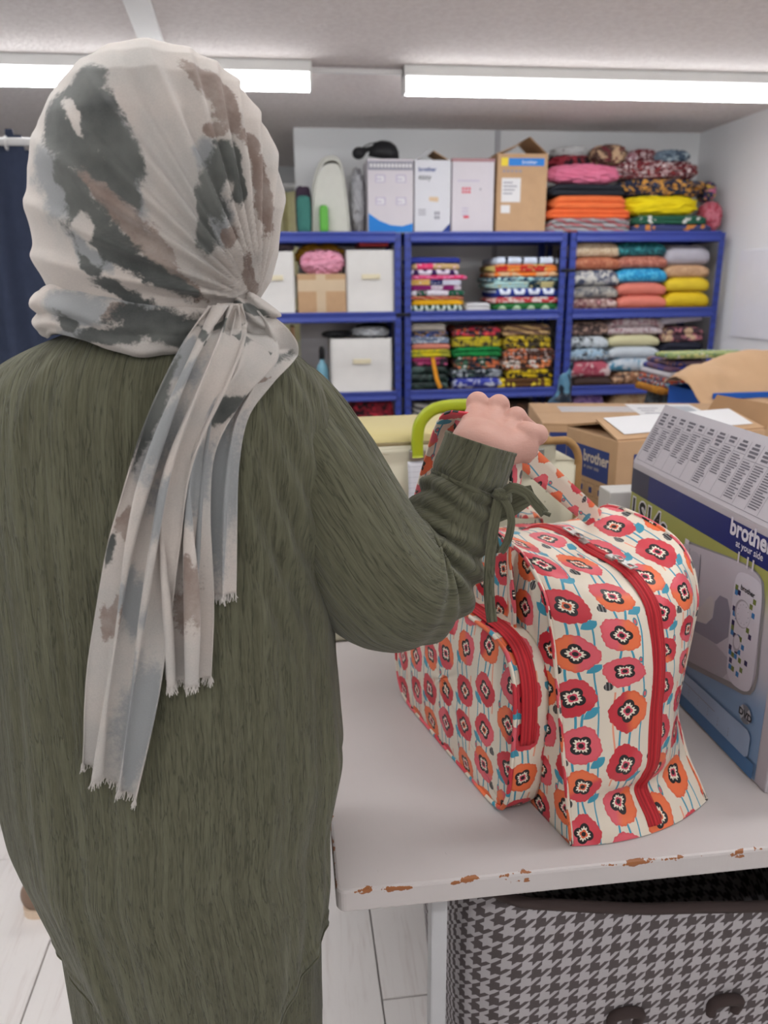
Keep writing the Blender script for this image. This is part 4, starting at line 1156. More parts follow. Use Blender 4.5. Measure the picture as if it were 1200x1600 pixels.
V_, F_ = join_vf(parts); o = mk('fine_print', V_, F_, plain('grey_ink', (104, 100, 108), .6), flp, False); o['kind'] = 'stuff'
span('flap', (.02, -(BY1 - BY0) + .01, BHT + .001), (BW, -.01, BHT + .005), M_cw, bxr, .001)

# ================================================================== CREAM CASE WITH LIME HANDLE
cs = empty('sewing_case', (.305, 1.50, TZ)); tag(cs, 'old cream sewing machine case with brown edging and lime green handle', 'case')
def case_mat(rgb, spots):
    b = MatB('cream_leatherette_%d' % rgb[2], .55)
    v = b.tc(); n = b.noise(v, 3, 4); sp_ = b.voro(b.mapv(v, (1, 1, 1.4)), 34); m2 = b.noise(v, 7, 3)
    c = b.mix(n, S(*rgb), S(rgb[0] - 16, rgb[1] - 18, rgb[2] - 24))
    if spots: c = b.mix(sp_.lt(.09) * m2.gt(.52), c, S(84, 70, 50)); c = b.mix(b.noise(b.mapv(v, (2, 2, 14)), 5, 4).gt(.70) * .5, c, S(150, 130, 96))
    b.color(c); b.bump(b.noise(v, 240, 2), .15, .001); return b.m
M_case = case_mat((208, 202, 182), True); M_caset = case_mat((212, 198, 146), False)
M_edge = plain('worn_brown_leather_edge', (164, 126, 80), .7, .12, 40, .2)
CW, CD, CH = .59, .28, .448
cs.rotation_euler = (0, 0, .05)
bm = bmesh.new(); bmesh.ops.create_cube(bm, size=1.0); bmesh.ops.scale(bm, vec=(CW, CD, CH - .03), verts=bm.verts)
bmesh.ops.bevel(bm, geom=[e for e in bm.edges if abs(e.verts[0].co.y - e.verts[1].co.y) > .01], offset=.05, segments=8, affect='EDGES')
bmesh.ops.bevel(bm, geom=[e for e in bm.edges if abs(e.verts[0].co.y - e.verts[1].co.y) < 1e-6 and e.calc_face_angle(0) > .8], offset=.006, segments=2, affect='EDGES')
me = bpy.data.meshes.new('body'); bm.to_mesh(me); bm.free(); me.materials.append(M_case); me.polygons.foreach_set('use_smooth', [True] * len(me.polygons))
obj('body', me, cs, (0, CD / 2, (CH - .03) / 2 + .0005))
# edging round the front panel
ed = [];  hx, hz, r_ = CW / 2, (CH - .03) / 2, .05
for cx, cz, a0 in ((1, -1, -90), (1, 1, 0), (-1, 1, 90), (-1, -1, 180)):
    for q in np.linspace(0, 90, 9): ed.append((cx * (hx - r_) + (r_ + .001) * math.cos(math.radians(a0 + q)), 0, hz + .0005 + cz * (hz - r_) + (r_ + .001) * math.sin(math.radians(a0 + q))))
ed = np.array(ed)[4:16]; ed = np.vstack([ed, [(.14, 0, ed[-1][2])]])
v, f = tube_vf(np.maximum(ed, [-9, -9, .009]) + [0, .004, 0], .0085, 8, True, (0, 1, 0)); mk('edge_binding', v, f, M_edge, cs)
# lid: shallow domed top
rows = []
for x in np.linspace(-CW / 2 + .035, CW / 2 - .10, 30):
    rows.append([(x, yy, CH - .032 + zz) for yy, zz in ((.02, 0), (.022, .014), (.035, .024), (.09, .03), (.15, .031), (.21, .03), (.25, .024), (.262, .012), (.264, 0))])
v, f = gridmesh(np.array(rows)); f = [list(q) for q in f]; k = 9; f.append(list(range(k))); f.append(list(range(len(v) - 1, len(v) - k - 1, -1)))
mk('lid', v, f, M_caset, cs, True)
span('lid_seam', (-CW / 2 + .04, .008, CH - .034), (CW / 2 - .06, .020, CH - .024), plain('dull_brass_strip', (150, 138, 104), .4, metal=.6), cs, .002)
M_lime = plain('lime_green_plastic', (166, 178, 20), .4, .04, spec=.5)
hp = spline([(-.055, .0, CH - .05), (-.055, .0, CH - .01), (-.048, .0, CH + .022), (-.02, .0, CH + .046), (.03, .0, CH + .052), (.08, .0, CH + .046), (.108, .0, CH + .022), (.115, .0, CH - .01), (.115, .0, CH - .05)], 50)
hd = ribbon('handle', hp + [0, -.012, 0], .022, .012, M_lime, cs, side=[np.cross([0, 1, 0], d) for d in frames(hp)[0]])
for x in (-.055, .115): box('handle_clip', x, -.010, CH - .045, .034, .012, .02, plain('steel', (170, 168, 160), .35, metal=.8), cs, .003)
for x in (-.2, .2): box('latch', x, -.004, CH - .07, .03, .008, .05, plain('steel', (170, 168, 160), .35, metal=.8), cs, .003)
# sheet of paper hanging on the case front
P = []; UVp = []
for q in np.linspace(0, 1, 16):
    P.append([(-.075 + .085 * x_, -.013 - .012 * math.sin(q * 2.5) * (1 - .3 * x_), CH - .058 - .15 * q) for x_ in np.linspace(0, 1, 8)])
b = MatB('lined_white_paper', .7); x, y, z = b.sep(b.tc('Object')); b.color(b.mix((z * 95.0).fract().lt(.1) * .5, S(206, 206, 212), S(150, 152, 165)))
o = sheet('paper_sheet', np.array(P), b.m, None, .0006); o.location = cs.location; o.rotation_euler = (0, 0, .05); tag(o, 'white sheet of lined paper hanging on the cream case front', 'paper')

# ================================================================== CARTONS BEHIND
def carton(name, P0, P1, length, z1, mat, label, dx=None):
    """P0 near bottom-front corner (x,y), P1 the corner to its left/back; the long side runs to the right of P0"""
    P0 = np.array(P0[:2]); P1 = np.array(P1[:2]); wv = P1 - P0; wd = np.linalg.norm(wv)
    r = empty(name, (P0[0], P0[1], TZ)); tag(r, label, 'carton')
    ang = math.atan2(wv[1], wv[0]) - math.pi / 2      # local +y runs along P0->P1, local +x to the right
    r.rotation_euler = (0, 0, ang)
    H = z1 - TZ
    span('body', (0, 0, .0005), (length, wd, H), mat, r, .003)
    return r, wd, H
r, wd, H = carton('cardboard_carton', atz(966, 690, 1.137), atz(886, 666, 1.137), .42, 1.137, M_card, 'brown cardboard carton with navy brand panel behind the cream case')
# its left face: local x = 0 plane, reading direction along -y
def lf(name, y0, z0, y1, z1, mat, lay=1): return mk(name, [(-.0004 - .0002 * lay, y0, z0), (-.0004 - .0002 * lay, y1, z0), (-.0004 - .0002 * lay, y1, z1), (-.0004 - .0002 * lay, y0, z1)], [[0, 3, 2, 1]], mat, r, False)
M_navyp = plain('navy_carton_print', (50, 66, 124), .5, .05)
def lt(txt, size, y, z, mat, bold=0., sx=1.):
    o = obj('lettering', text_mesh(txt, size, mat, bold), r, (-.0012, y, z)); o.rotation_euler = RTX; o.scale = (sx, 1, 1); return o
lf('navy_panel', .028, H - .107, wd - .004, H - .032, M_navyp)
M_tanw = plain('tan_white_print', (206, 192, 178), .6)
lt('brother', .038, wd - .080, H - .068, M_tanw, .001, .85); lt('at your side', .013, wd - .084, H - .084, M_tanw, 0)
for i in range(4):
    y0 = .040 + i * .038
    lf('symbol_box', y0, H - .150, y0 + .032, H - .118, plain('tan_line_print', (150, 118, 90), .7), 1); lf('symbol_field', y0 + .0015, H - .1485, y0 + .0305, H - .1195, M_card, 2); lf('symbol_mark', y0 + .009, H - .142, y0 + .022, H - .128, M_navyp, 3)
lt('LX25', .046, wd - .085, H - .20, plain('dark_brown_print', (92, 72, 60), .7), 0)
lf('paper_label', wd - .085, H - .33, wd - .02, H - .225, M_paper); lf('label_mark', wd - .05, H - .27, wd - .042, H - .243, M_inkgrey, 2)
mk('navy_panel', [(.045, -.0008, H - .105), (.20, -.0008, H - .105), (.20, -.0008, H - .033), (.045, -.0008, H - .033)], [[0, 1, 2, 3]], M_navyp, r, False)
flap(r, (0, .004, H), (.42, .004, H), (0, .105, .030), M_card); flap(r, (.42, wd, H), (0, wd, H), (0, -.10, .022), M_card2); flap(r, (.42, 0, H), (.42, wd, H), (.03, 0, .055), M_card2)
mk('tape', [(.03, .02, H + .011), (.4, .02, H + .011), (.4, .105, H + .0355), (.03, .105, H + .0355)], [[0, 1, 2, 3]], M_paper, r, False)
# larger carton further back
r2, wd2, H2 = carton('cardboard_carton', atz(848, 664, 1.10), atz(826, 632, 1.10), .62, 1.10, M_card, 'wide brown carton with white taped lid at the back of the table')
mk('navy_panel', [(.02, -.001, H2 - .09), (.12, -.001, H2 - .09), (.12, -.001, H2 - .02), (.02, -.001, H2 - .02)], [[0, 1, 2, 3]], M_navyp, r2, False)
span('lid_flap', (0, 0, H2 + .0005), (.62, wd2 * .49, H2 + .005), M_card, r2, .001); span('lid_flap', (0, wd2 * .5, H2 + .0005), (.62, wd2, H2 + .005), M_card, r2, .001)
span('white_tape', (.08, wd2 * .52, H2 + .005), (.33, wd2 * .80, H2 + .006), plain('white_shiny_tape', (224, 222, 220), .25, .02), r2, 0)
span('address_label', (.30, wd2 * .08, H2 + .005), (.50, wd2 * .92, H2 + .0062), M_paper, r2, 0)
for i in range(5): span('label_line', (.32, wd2 * (.2 + i * .12), H2 + .0062), (.36 + .02 * (i % 3), wd2 * (.23 + i * .12), H2 + .0066), M_inkgrey, r2, 0)
span('label_block', (.43, wd2 * .2, H2 + .0062), (.485, wd2 * .8, H2 + .0066), plain('pale_grey_print', (178, 184, 192), .6), r2, 0)
# white small box between
zt = aty(965, 756, 1.455)[2]; xa = aty(946, 758, 1.455)[0]
o = span('white_carton', (xa + .012, 1.455, TZ + .0005), (xa + .085, 1.515, zt - .018), plain('white_matt_card', (198, 196, 192), .7, .03), bev=.003)
tag(o, 'small plain white box squeezed between the cream case and the printed carton', 'box')
# blue crate
r4 = empty('plastic_crate', (1.62, 2.42, TZ)); tag(r4, 'bright blue plastic crate at the right edge under the peach paper', 'crate')
M_cb = plain('bright_blue_plastic', (28, 92, 186), .4, .04)
for nm, a, b_ in (('side', (-.2, 0, .0005), (.3, .006, .36)), ('side', (-.2, .32, .0005), (.3, .326, .36)), ('side', (-.2, .006, .0005), (-.194, .32, .36)), ('side', (.294, .006, .0005), (.3, .32, .36)), ('base', (-.194, .006, .0005), (.294, .32, .008)), ('rim', (-.212, -.010, .352), (.312, .0, .372))): span(nm, a, b_, M_cb, r4, .003)
# peach paper draped over crate and carton
P = []
rnd = random.Random(4)
for i, u_ in enumerate(np.linspace(0, 1, 46)):
    row = []
    for j, v_ in enumerate(np.linspace(0, 1, 36)):
        x = 1.43 + .62 * u_ + .05 * (v_ - .5) - .08 * math.sin(v_ * 3); y = 2.36 + .46 * v_
        ridge = math.exp(-((v_ - .42 - .08 * math.sin(u_ * 5)) / .25) ** 2)
        z = TZ + .385 + .10 * u_ * ridge + .05 * ridge - .09 * max(0, .28 - v_) / .28 * (1.0 if u_ > .12 else .6)
        z += .022 * noise.noise(Vector((x * 9, y * 9, 1))) + .012 * abs(noise.noise(Vector((x * 22, y * 16, 5))))
        z -= .03 * max(0, .15 - u_) / .15
        row.append((x, y, z))
    P.append(row)
o = sheet('peach_paper', np.array(P), plain('peach_tissue_paper', (226, 186, 146), .75, .04), None, .002, flip=True); tag(o, 'sheet of crumpled peach tissue paper draped over the blue crate', 'paper')
# fabric stack on the table in front of the shelves
YFT = 2.95
zb = aty(1070, 615, YFT)[2]
G7 = 'fabrics stacked at the back of the table'
stack(1040, 1104, TZ + .0005, 566, YFT, [
    (150, fb([(44, 46, 50), (80, 90, 96)], 'print', 20), 'dark grey fabric pile', 6),
    (15, fb([(190, 128, 40), (170, 110, 34)], 'print', 20), 'mustard fabric', 1, (-6, -24)),
    (10, fb([(60, 74, 110), (196, 96, 60), (150, 190, 200)], 'print', 40), 'navy and orange small print fabric', 2),
    (10, fb([(190, 80, 50), (70, 90, 120), (205, 180, 160)], 'print', 40, seed=3), 'rust red print fabric', 2),
    (12, fb([(170, 32, 52), (205, 200, 205)], 'blocks', 20), 'crimson and white fabric', 1, (4, 4)),
    (12, fb([(52, 62, 140), (110, 80, 100)], 'print', 20), 'blue fabric', 1, (8, -2)),
    (10, fb([(110, 90, 100), (60, 60, 110), (150, 110, 100)], 'print', 16), 'dusky purple fabric', 1, (12, 4))],
    'in the stack behind the peach paper', G7, dp=.26, jit=3)
o = cloth(1052, 1192, 552, 560, YFT - .02, fb([(140, 160, 100), (196, 196, 130), (90, 130, 120), (200, 200, 190)], 'print', 30), 'green patterned cloth lying over the stack behind the peach paper', 1, dp=.16, group=G7)
# blue bag standing in front of the shelves
def bagf(G):
    q = smin(cone(G, (0, 0, .05), (0, 0, .30), .085, .05), cone(G, (0, 0, .30), (.03, 0, .47), .05, .012), .03)
    w_ = .008 * np.sin(G[..., 0] * 80 + 2.5 * np.sin(G[..., 2] * 14)) + .004 * np.sin(G[..., 2] * 55 + G[..., 0] * 40)
    return np.maximum(q + w_, .001 - G[..., 2])
V_, F_ = surface_nets(bagf, (-.13, -.13, -.01), (.13, .13, .52), .009)
c = aty(876, 640, 2.75)
o = mk('blue_bag', V_, F_, fb([(44, 88, 120), (90, 140, 170), (30, 40, 54)], 'print', 9, .3), None, True, (c[0], 2.75, TZ))
zt = aty(885, 568, 2.75)[2] - TZ; o.scale = (.9, 1, zt / .48); tag(o, 'blue and black bunched plastic bag in front of the shelving', 'bag')
# ================================================================== POPPY PRINT BAG
def poppy_mat():
    b = MatB('poppy_print_oilcloth', .42, spec=.4)
    u, v, _ = b.sep(b.tc('UV'))
    cx, cy = .0590, .0635
    uu = u / cx; i = uu.floor(); par = i.mod(2.0)
    vv = v / cy + par * .5; j = vv.floor()
    h = b.white(b.comb(i, j, 1.0)); h2 = b.white(b.comb(i, j, 7.0)); hc = b.white(b.comb(i, 0.0, 3.0))
    qx = (uu - i - .5 + (h[0] - .5) * .16) * cx; qy = (vv - j - .5 + (h[1] - .5) * .16) * cy
    r = (qx * qx + qy * qy).sqrt(); th = qy.op('ARCTAN2', qx)
    ph = h2[0] * 6.28
    r0 = h[2] * .0030 + .0235
    cream = S(222, 210, 192); teal = S(58, 146, 170); teal2 = S(66, 128, 140)
    # stems: two wavy lines per column plus a thin coral one
    lx = (uu - i - .5) * cx
    wob = (v * 70.0 + hc[0] * 9.0).sin() * .0028; wob2 = (v * 52.0 + hc[1] * 9.0).sin() * .0034
    s1 = (lx - .006 - wob).abs().lt(.0015); s2 = (lx + .006 - wob2).abs().lt(.0014); s3 = (lx - .022 - wob2 * .5).abs().lt(.0010)
    c = b.mix(s1.maxi(s2).maxi(s3), cream, teal)
    s4 = (lx + .016 + wob * .4).abs().lt(.0013) * h2[1].gt(.7)
    c = b.mix(s4, c, S(232, 150, 120))
    # leaf and sprig in the corner of a cell
    ax, ay = qx - .0190, qy + .0225
    e1 = (ax * .8 + ay * .6) / .0120; e2 = (ay * .8 - ax * .6) / .0058
    leaf = (e1 * e1 + e2.abs() * 1.0).lt(1.0) * h2[2].gt(.42)
    c = b.mix(leaf, c, teal)
    # black seed pod in another corner
    px, py = qx + .0205, qy + .0240
    pr = (px * px + py * py * 1.1).sqrt()
    pod = pr.lt(.0058).maxi((px.abs().lt(.0028)) * ((py - .0062).abs().lt(.0012))) * h2[1].lt(.45)
    strp = ((px * 1500.0).sin()).gt(.35)
    podc = b.mix(strp, S(30, 30, 34), S(120, 118, 116)); c = b.mix(pod, c, podc)
    # bud
    kx, ky = qx - .0205, qy - .0215
    bud = ((kx / .0030).op('POWER', 2.0) + (ky / .0062).op('POWER', 2.0)); c = b.mix(bud.lt(1.0) * h2[2].lt(.42), c, teal2); c = b.mix(bud.lt(.3) * h2[2].lt(.42), c, S(214, 90, 96))
    # petals
    R = r0 * ((th * 4.0 + ph).cos() * .05 + (th * 11.0 + ph * 3.0).sin() * .022 + (th * 23.0).cos() * .018 + 1.0)
    fm = r.lt(R)
    two = (qx * (ph).cos() + qy * (ph).sin()) / r0
    pink, orange, red = S(222, 92, 104), S(232, 112, 66), S(196, 44, 58)
    ca = b.mix(h2[1].gt(.62), b.mix(h2[1].gt(.3), pink, orange), red); cb = b.mix(h2[2].gt(.55), b.mix(h2[2].gt(.25), orange, pink), S(206, 62, 74))
    pet = b.mix(two.ramp(-.25, .25), ca, cb)
    pet = b.mix((r / R).ramp(.86, 1.0) * .35, pet, S(190, 60, 56))
    c = b.mix(fm, c, pet)
    # four lobed black heart with cream stamens, pink middle and black eye
    lob = (th * 2.0 + ph).cos().abs()
    c = b.mix(r.lt(r0 * (lob * .17 + .40)), c, S(28, 24, 26))
    tooth = ((th * 14.0).cos() * .5 + .5)
    c = b.mix(r.lt(r0 * (lob * .13 + tooth * .10 + .19)), c, S(238, 226, 206))
    c = b.mix(r.lt(r0 * (lob * .07 + .17)), c, b.mix(h[2].gt(.4), S(226, 100, 60), S(214, 70, 96)))
    c = b.mix(r.lt(r0 * .13), c, S(30, 22, 24))
    b.color(c)
    b.bump(b.noise(b.tc('UV'), 900, 2), .06, .001)
    return b.m
M_pop = poppy_mat()
def zip_mat():
    b = MatB('red_zip_tape', .6); u, v, _ = b.sep(b.tc('UV'))
    rib = ((u * 1250.0).cos() * .5 + .5)
    b.color(b.mix(rib, S(158, 26, 36), S(196, 40, 48))); b.bump(rib, .5, .002); return b.m
M_zip = zip_mat()
M_steel = plain('bright_nickel', (190, 188, 184), .3, .05, metal=.9)
BAG_A = np.array([.353, .829, TZ]); BAG_ANG = math.radians(15)
bag = empty('tote_bag', BAG_A, BAG_ANG); tag(bag, 'large zipped tote bag in a poppy flower print standing on the table', 'bag')
W_ = .235; L_ = .54
near_f = [(0, .0), (.004, .018), (.012, .048), (.020, .08), (.028, .111), (.05, .20), (.07, .275), (.096, .330), (.140, .362), (.19, .374), (.27, .376)]
near_c = [(-.022, .0), (-.010, .018), (.020, .046), (.008, .078), (.000, .113), (.006, .214), (.012, .27), (.030, .318), (.075, .346), (.15, .352), (.27, .356)]
near_b = [(.002, .0), (.018, .018), (.046, .046), (.064, .076), (.078, .108), (.074, .170), (.066, .246), (.064, .300), (.090, .352), (.15, .377), (.27, .378)]
def far(p): return [(L_ - a, b_) for a, b_ in p[::-1]][1:]
NS = 240
pf, pc, pb = [spline(np.array(p + far([(max(a, 0), b_ * .86) for a, b_ in (p if p is not near_b else near_f)[:-1]] + [p[-1]])), NS) for p in (near_f, near_c, near_b)]
for q in (pf, pc, pb): q[:, 1] = np.maximum(q[:, 1], .0006)
slen = np.concatenate([[0], np.cumsum(np.linalg.norm(np.diff(pf, axis=0), axis=1))])
def gus(i, w_):
    """point on the gusset: station i, w_ 0 (front edge) .. 1 (back edge)"""
    a, c, b_ = pf[i], pc[i], pb[i]
    p = a * (1 - w_) * (1 - 2 * w_) + c * 4 * w_ * (1 - w_) + b_ * w_ * (2 * w_ - 1)
    return np.array([w_ * W_, p[0], max(p[1], .0006)])
NW = 60
rows, uvs = [], []
for i in range(NS):
    row, uvr = [], []
    for k in range(NW):
        w_ = k / (NW - 1); p = gus(i, w_)
        e = min(w_, 1 - w_) * 2; zf = min(1, p[2] / .05)
        d = (.0055 * noise.noise(Vector((w_ * 3, slen[i] * 9, 2.2))) + .0025 * noise.noise(Vector((w_ * 8, slen[i] * 22, 7)))) * min(1, e * 3) * zf
        tn = pf[min(i + 1, NS - 1)] - pf[max(i - 1, 0)]; nn = np.array([0, -tn[1], tn[0]]); nn /= np.linalg.norm(nn) + 1e-9
        p = p + nn * d
        row.append(p); uvr.append((w_ * W_ + .012, slen[i] + .018))
    rows.append(row); uvs.append(uvr)
GUS = np.array(rows)
sheet('gusset', GUS, M_pop, bag, .0016, uv=np.array(uvs), flip=False)
# front and back panels
def vn(h, prof, mode):
    """near / far edge v at height h"""
    P = prof[:NS // 2] if mode == 0 else prof[NS // 2:][::-1]
    hh = np.maximum.accumulate(P[:, 1] + np.arange(len(P)) * 1e-7)
    return np.interp(h, hh, P[:, 0])
def panel(name, prof, u0, sgn, bulge):
    R, U = [], []
    Hm = prof[:, 1].max()
    for h in np.concatenate([np.linspace(.0006, Hm * .95, 60), Hm * (1 - .05 * np.linspace(1, 0, 14)[1:] ** 2)]):
        a, b_ = vn(h, prof, 0), vn(h, prof, 1); row, ur = [], []
        for q in np.linspace(0, 1, 90):
            vq = a + (b_ - a) * q; e = min(q, 1 - q) * 2; t_ = h / Hm
            d = bulge * math.sin(math.pi * min(1, e * .8 + .0) * .5) * math.sin(math.pi * min(1, t_)) ** .6
            d += (.004 * noise.noise(Vector((vq * 9, h * 9, 4 + u0))) + .006 * math.exp(-((vq - .10 - .02 * math.sin(h * 20)) / .018) ** 2) * (h > .05)) * min(1, e * 6) * min(1, t_ * 8) * min(1, (1 - t_) * 8)
            row.append((u0 + sgn * d, vq, h)); ur.append((vq + .31, h + .02))
        R.append(row); U.append(ur)
    return sheet(name, np.array(R), M_pop, bag, .0016, uv=np.array(U), flip=(sgn < 0), offset=-1)
panel('front_panel', pf, 0.0, -1, .012); panel('back_panel', pb, W_, 1, .012)
bt = [(0, 0.0, .0008), (W_ / 2, -.022, .0008), (W_, .002, .0008), (W_, L_, .0008), (0, L_, .0008)]
mk('base_panel', bt, [[0, 1, 2, 3, 4]], M_pop, bag, False, None, [(p[0], p[1]) for p in bt])
# piping along both seams
for prof, u0 in ((pf, -.0008), (pb, W_ + .0008)):
    path = np.stack([np.full(NS, u0), prof[:, 0], prof[:, 1] + .0015], -1)
    path[:, 2] = np.maximum(path[:, 2], .0036)
    v, f = tube_vf(path, .0031, 8); uv = [(.3 + (k % 8) * .002, slen[k // 8] + .04) for k in range(len(v))]
    mk('piping', v, f, M_pop, bag, True, None, uv)
# main zip along the gusset
def zipper(name, path, nrm, wd, parent, lift=.0022):
    path = np.asarray(path); nrm = np.asarray(nrm)
    t, _, _ = frames(path); s = np.cross(nrm, t); s /= np.linalg.norm(s, axis=1)[:, None]
    sl = np.concatenate([[0], np.cumsum(np.linalg.norm(np.diff(path, axis=0), axis=1))])
    q = np.linspace(-1, 1, 15); hgt = lift + .0022 * np.exp(-(q / .25) ** 2) - .0015 * (np.abs(q) > .95)
    P = path[:, None] + s[:, None] * (q * wd / 2)[None, :, None] + nrm[:, None] * hgt[None, :, None]
    uv = np.stack(np.broadcast_arrays((q * wd / 2)[None], sl[:, None]), -1)
    return sheet(name, P, M_zip, parent, .0025, uv=uv, flip=True)
wz = .53
zi = list(range(6, NS - 6)); wzf = [wz + .06 * math.sin(i * .02) for i in zi]
zp = np.array([GUS[i][int(round(wz * (NW - 1)))] for i in zi])
tg = np.gradient(zp, axis=0); zn = np.stack([np.zeros(len(zp)), -tg[:, 2], tg[:, 1]], -1); zn /= np.linalg.norm(zn, axis=1)[:, None]
zz = zipper('zip_tape', zp, zn, .0205, bag)
# zip slider and pull
ip = int(np.argmin(np.abs(zp[:, 1] - .115) + 10 * (zp[:, 2] < .3)))
def zpull(parent, P, N, T, sc=1.0):
    P, N, T = map(np.asarray, (P, N, T)); T = T / np.linalg.norm(T); N = N / np.linalg.norm(N); Sd = np.cross(N, T)
    M = Matrix(((Sd[0], T[0], N[0], P[0]), (Sd[1], T[1], N[1], P[1]), (Sd[2], T[2], N[2], P[2]), (0, 0, 0, 1)))
    o = obj('zip_slider', box_mesh('zip_slider', .013 * sc, .017 * sc, .006 * sc, M_steel, .002), parent); o.matrix_local = M @ Matrix.Translation((0, 0, .006))
    a = np.linspace(0, 2 * np.pi, 16); lp = [(.0052 * math.cos(q), -.013 + .009 * math.sin(q), .009) for q in a]
    v, f = tube_vf(lp, .0012, 6); k = mk('pull_ring', v, f, M_steel, o); k.matrix_local = Matrix.Translation((0, 0, -.004))
    fr = [(-.0055, -.019), (.0055, -.019), (.0065, -.047), (-.0065, -.047)]; fi = [(-.003, -.034), (.003, -.034), (.0035, -.044), (-.0035, -.044)]
    V = [(x, y, z) for z in (.006, .008) for x, y in fr + fi]
    F = []
    for z in (0, 8):
        for i in range(4): F.append([z + i, z + (i + 1) % 4, z + 4 + (i + 1) % 4, z + 4 + i])
    for ring in (0, 4):
        for i in range(4): F.append([ring + i, ring + (i + 1) % 4, 8 + ring + (i + 1) % 4, 8 + ring + i])
    k = mk('pull_tab', V, F, M_steel, o, False); k.matrix_local = Matrix.Translation((0, 0, -.004)); return o
zpull(bag, zp[ip], zn[ip], tg[ip]); zpull(bag, zp[ip + 8], zn[ip + 8], -tg[ip + 8], .9)
# ---- front pocket
PD = .056
po = chaikin([(.100, .002), (.076, .030), (.068, .10), (.064, .17), (.070, .225), (.090, .256), (.125, .268), (.19, .266), (.28, .262), (.37, .262), (.43, .25), (.462, .215), (.472, .15), (.472, .06), (.455, .018), (.42, .002), (.26, .002)], 3)
po[:, 1] = np.maximum(po[:, 1], .0008)
npk = len(po); cen = np.array([.27, .13])
plen = np.concatenate([[0], np.cumsum(np.linalg.norm(np.diff(np.vstack([po, po[:1]]), axis=0), axis=1))])
rows, uvs = [], []
for q in np.linspace(0, 1, 9):
    sc = 1.0 + .012 * math.sin(q * math.pi)
    rows.append([(-.004 - (PD - .004) * q - .0, *(cen + (p - cen) * sc)) for p in np.vstack([po, po[:1]])]); uvs.append([(q * PD + .17, s) for s in plen])
rows = np.array(rows); rows[:, :, 2] = np.maximum(rows[:, :, 2], .0007)
sheet('pocket_gusset', rows, M_pop, bag, .0014, uv=np.array(uvs), flip=True)
rows, uvs = [], []
for q in np.linspace(0, 1, 26):
    rows.append([(-PD - .010 * (1 - (1 - q) ** 2) * (1 - .2 * q) - .002 * noise.noise(Vector((p[0] * 14, p[1] * 14, q * 2))), *(p + (cen - p) * q)) for p in np.vstack([po, po[:1]])])
    uvs.append([(p[0] + (cen[0] - p[0]) * q + .012, p[1] + (cen[1] - p[1]) * q + .041) for p in np.vstack([po, po[:1]])])
sheet('pocket_front', np.array(rows), M_pop, bag, .0014, uv=np.array(uvs), flip=True)
path = np.array([(-PD - .0005, a, max(b_, .0040)) for a, b_ in np.vstack([po, po[:1]])])
v, f = tube_vf(path, .0033, 8, False, (1, 0, 0)); mk('pocket_piping', v, f, M_pop, bag, True, None, [(.45 + (k % 8) * .002, plen[k // 8]) for k in range(len(v))])
# pocket zip around top and near end
idx = [i for i in range(npk) if not (po[i, 1] < .13)]
st = next(i for i in range(npk) if po[i, 1] >= .125 and po[i, 0] < .2)
seq = [(st + k) % npk for k in range(npk) if po[(st + k) % npk, 1] >= .125]
zpth = np.array([(-PD + .019, *(cen + (po[i] - cen) * 1.012)) for i in seq]); dn = zpth - np.array([-PD + .019, .27, .06]); dn[:, 0] = 0
tgp = np.gradient(zpth, axis=0); nn = np.stack([np.zeros(len(tgp)), -tgp[:, 2], tgp[:, 1]], -1); nn /= np.linalg.norm(nn, axis=1)[:, None]
nn *= np.sign(np.sum(nn * dn, 1))[:, None]
zipper('pocket_zip_tape', zpth, nn, .022, bag, .0016)
# ---- carrying straps: two loops meeting in the hand
Rm = np.array([[math.cos(BAG_ANG), -math.sin(BAG_ANG), 0], [math.sin(BAG_ANG), math.cos(BAG_ANG), 0], [0, 0, 1]])
def tobag(P): return (np.asarray(P) - BAG_A) @ Rm
HG = atd(768, 664, .972)            # centre of the grip
def strap(pts, sides, name):
    path = spline([tobag(p) for p in pts], 70); sd = spline([np.asarray(s, float) @ Rm for s in sides], 70)
    o = ribbon(name, path, .033, .0032, M_pop, bag, side=sd)
    return o
B_ = lambda u_, v_, h_: BAG_A + Rm @ np.array([u_, v_, h_])
rt = RT; fwd = FW
strap([B_(-.012, .43, .22), B_(-.016, .43, .30), B_(-.022, .435, .37), atd(664, 765, 1.16), atd(683, 705, 1.07), atd(704, 658, 1.0), atd(728, 655, .972), HG, atd(797, 690, .968), atd(806, 745, .985), B_(-.020, .155, .37), B_(-.016, .15, .30), B_(-.012, .15, .22)],
      [V_ for V_ in ((.0, 1, 0), (0, 1, 0), (.2, 1, 0), (.75, .5, 0), (.8, .3, 0), (.7, .3, -.3), (.2, .6, -.5), (.2, .7, -.5), (.2, .7, -.3), (.5, .6, 0), (.2, 1, 0), (0, 1, 0), (0, 1, 0))], 'front_strap')
strap([B_(W_ + .010, .50, .20), B_(W_ + .014, .49, .30), atd(800, 790, 1.26), atd(760, 735, 1.12), atd(728, 668, 1.0), HG + [0.0, .004, -.006], atd(800, 694, .985), atd(834, 724, 1.03), atd(880, 766, 1.12), atd(925, 806, 1.21), B_(W_ + .014, .27, .33), B_(W_ + .010, .26, .20)],
      [V_ for V_ in ((0, 1, 0), (0, 1, 0), (.6, .7, 0), (.8, .5, 0), (.3, .6, -.5), (.2, .7, -.5), (.4, .6, -.4), (.75, .3, .5), (.75, .3, .55), (.7, .5, .4), (.1, 1, 0), (0, 1, 0))], 'back_strap')
ALB = 0.92                        # the person's clothes
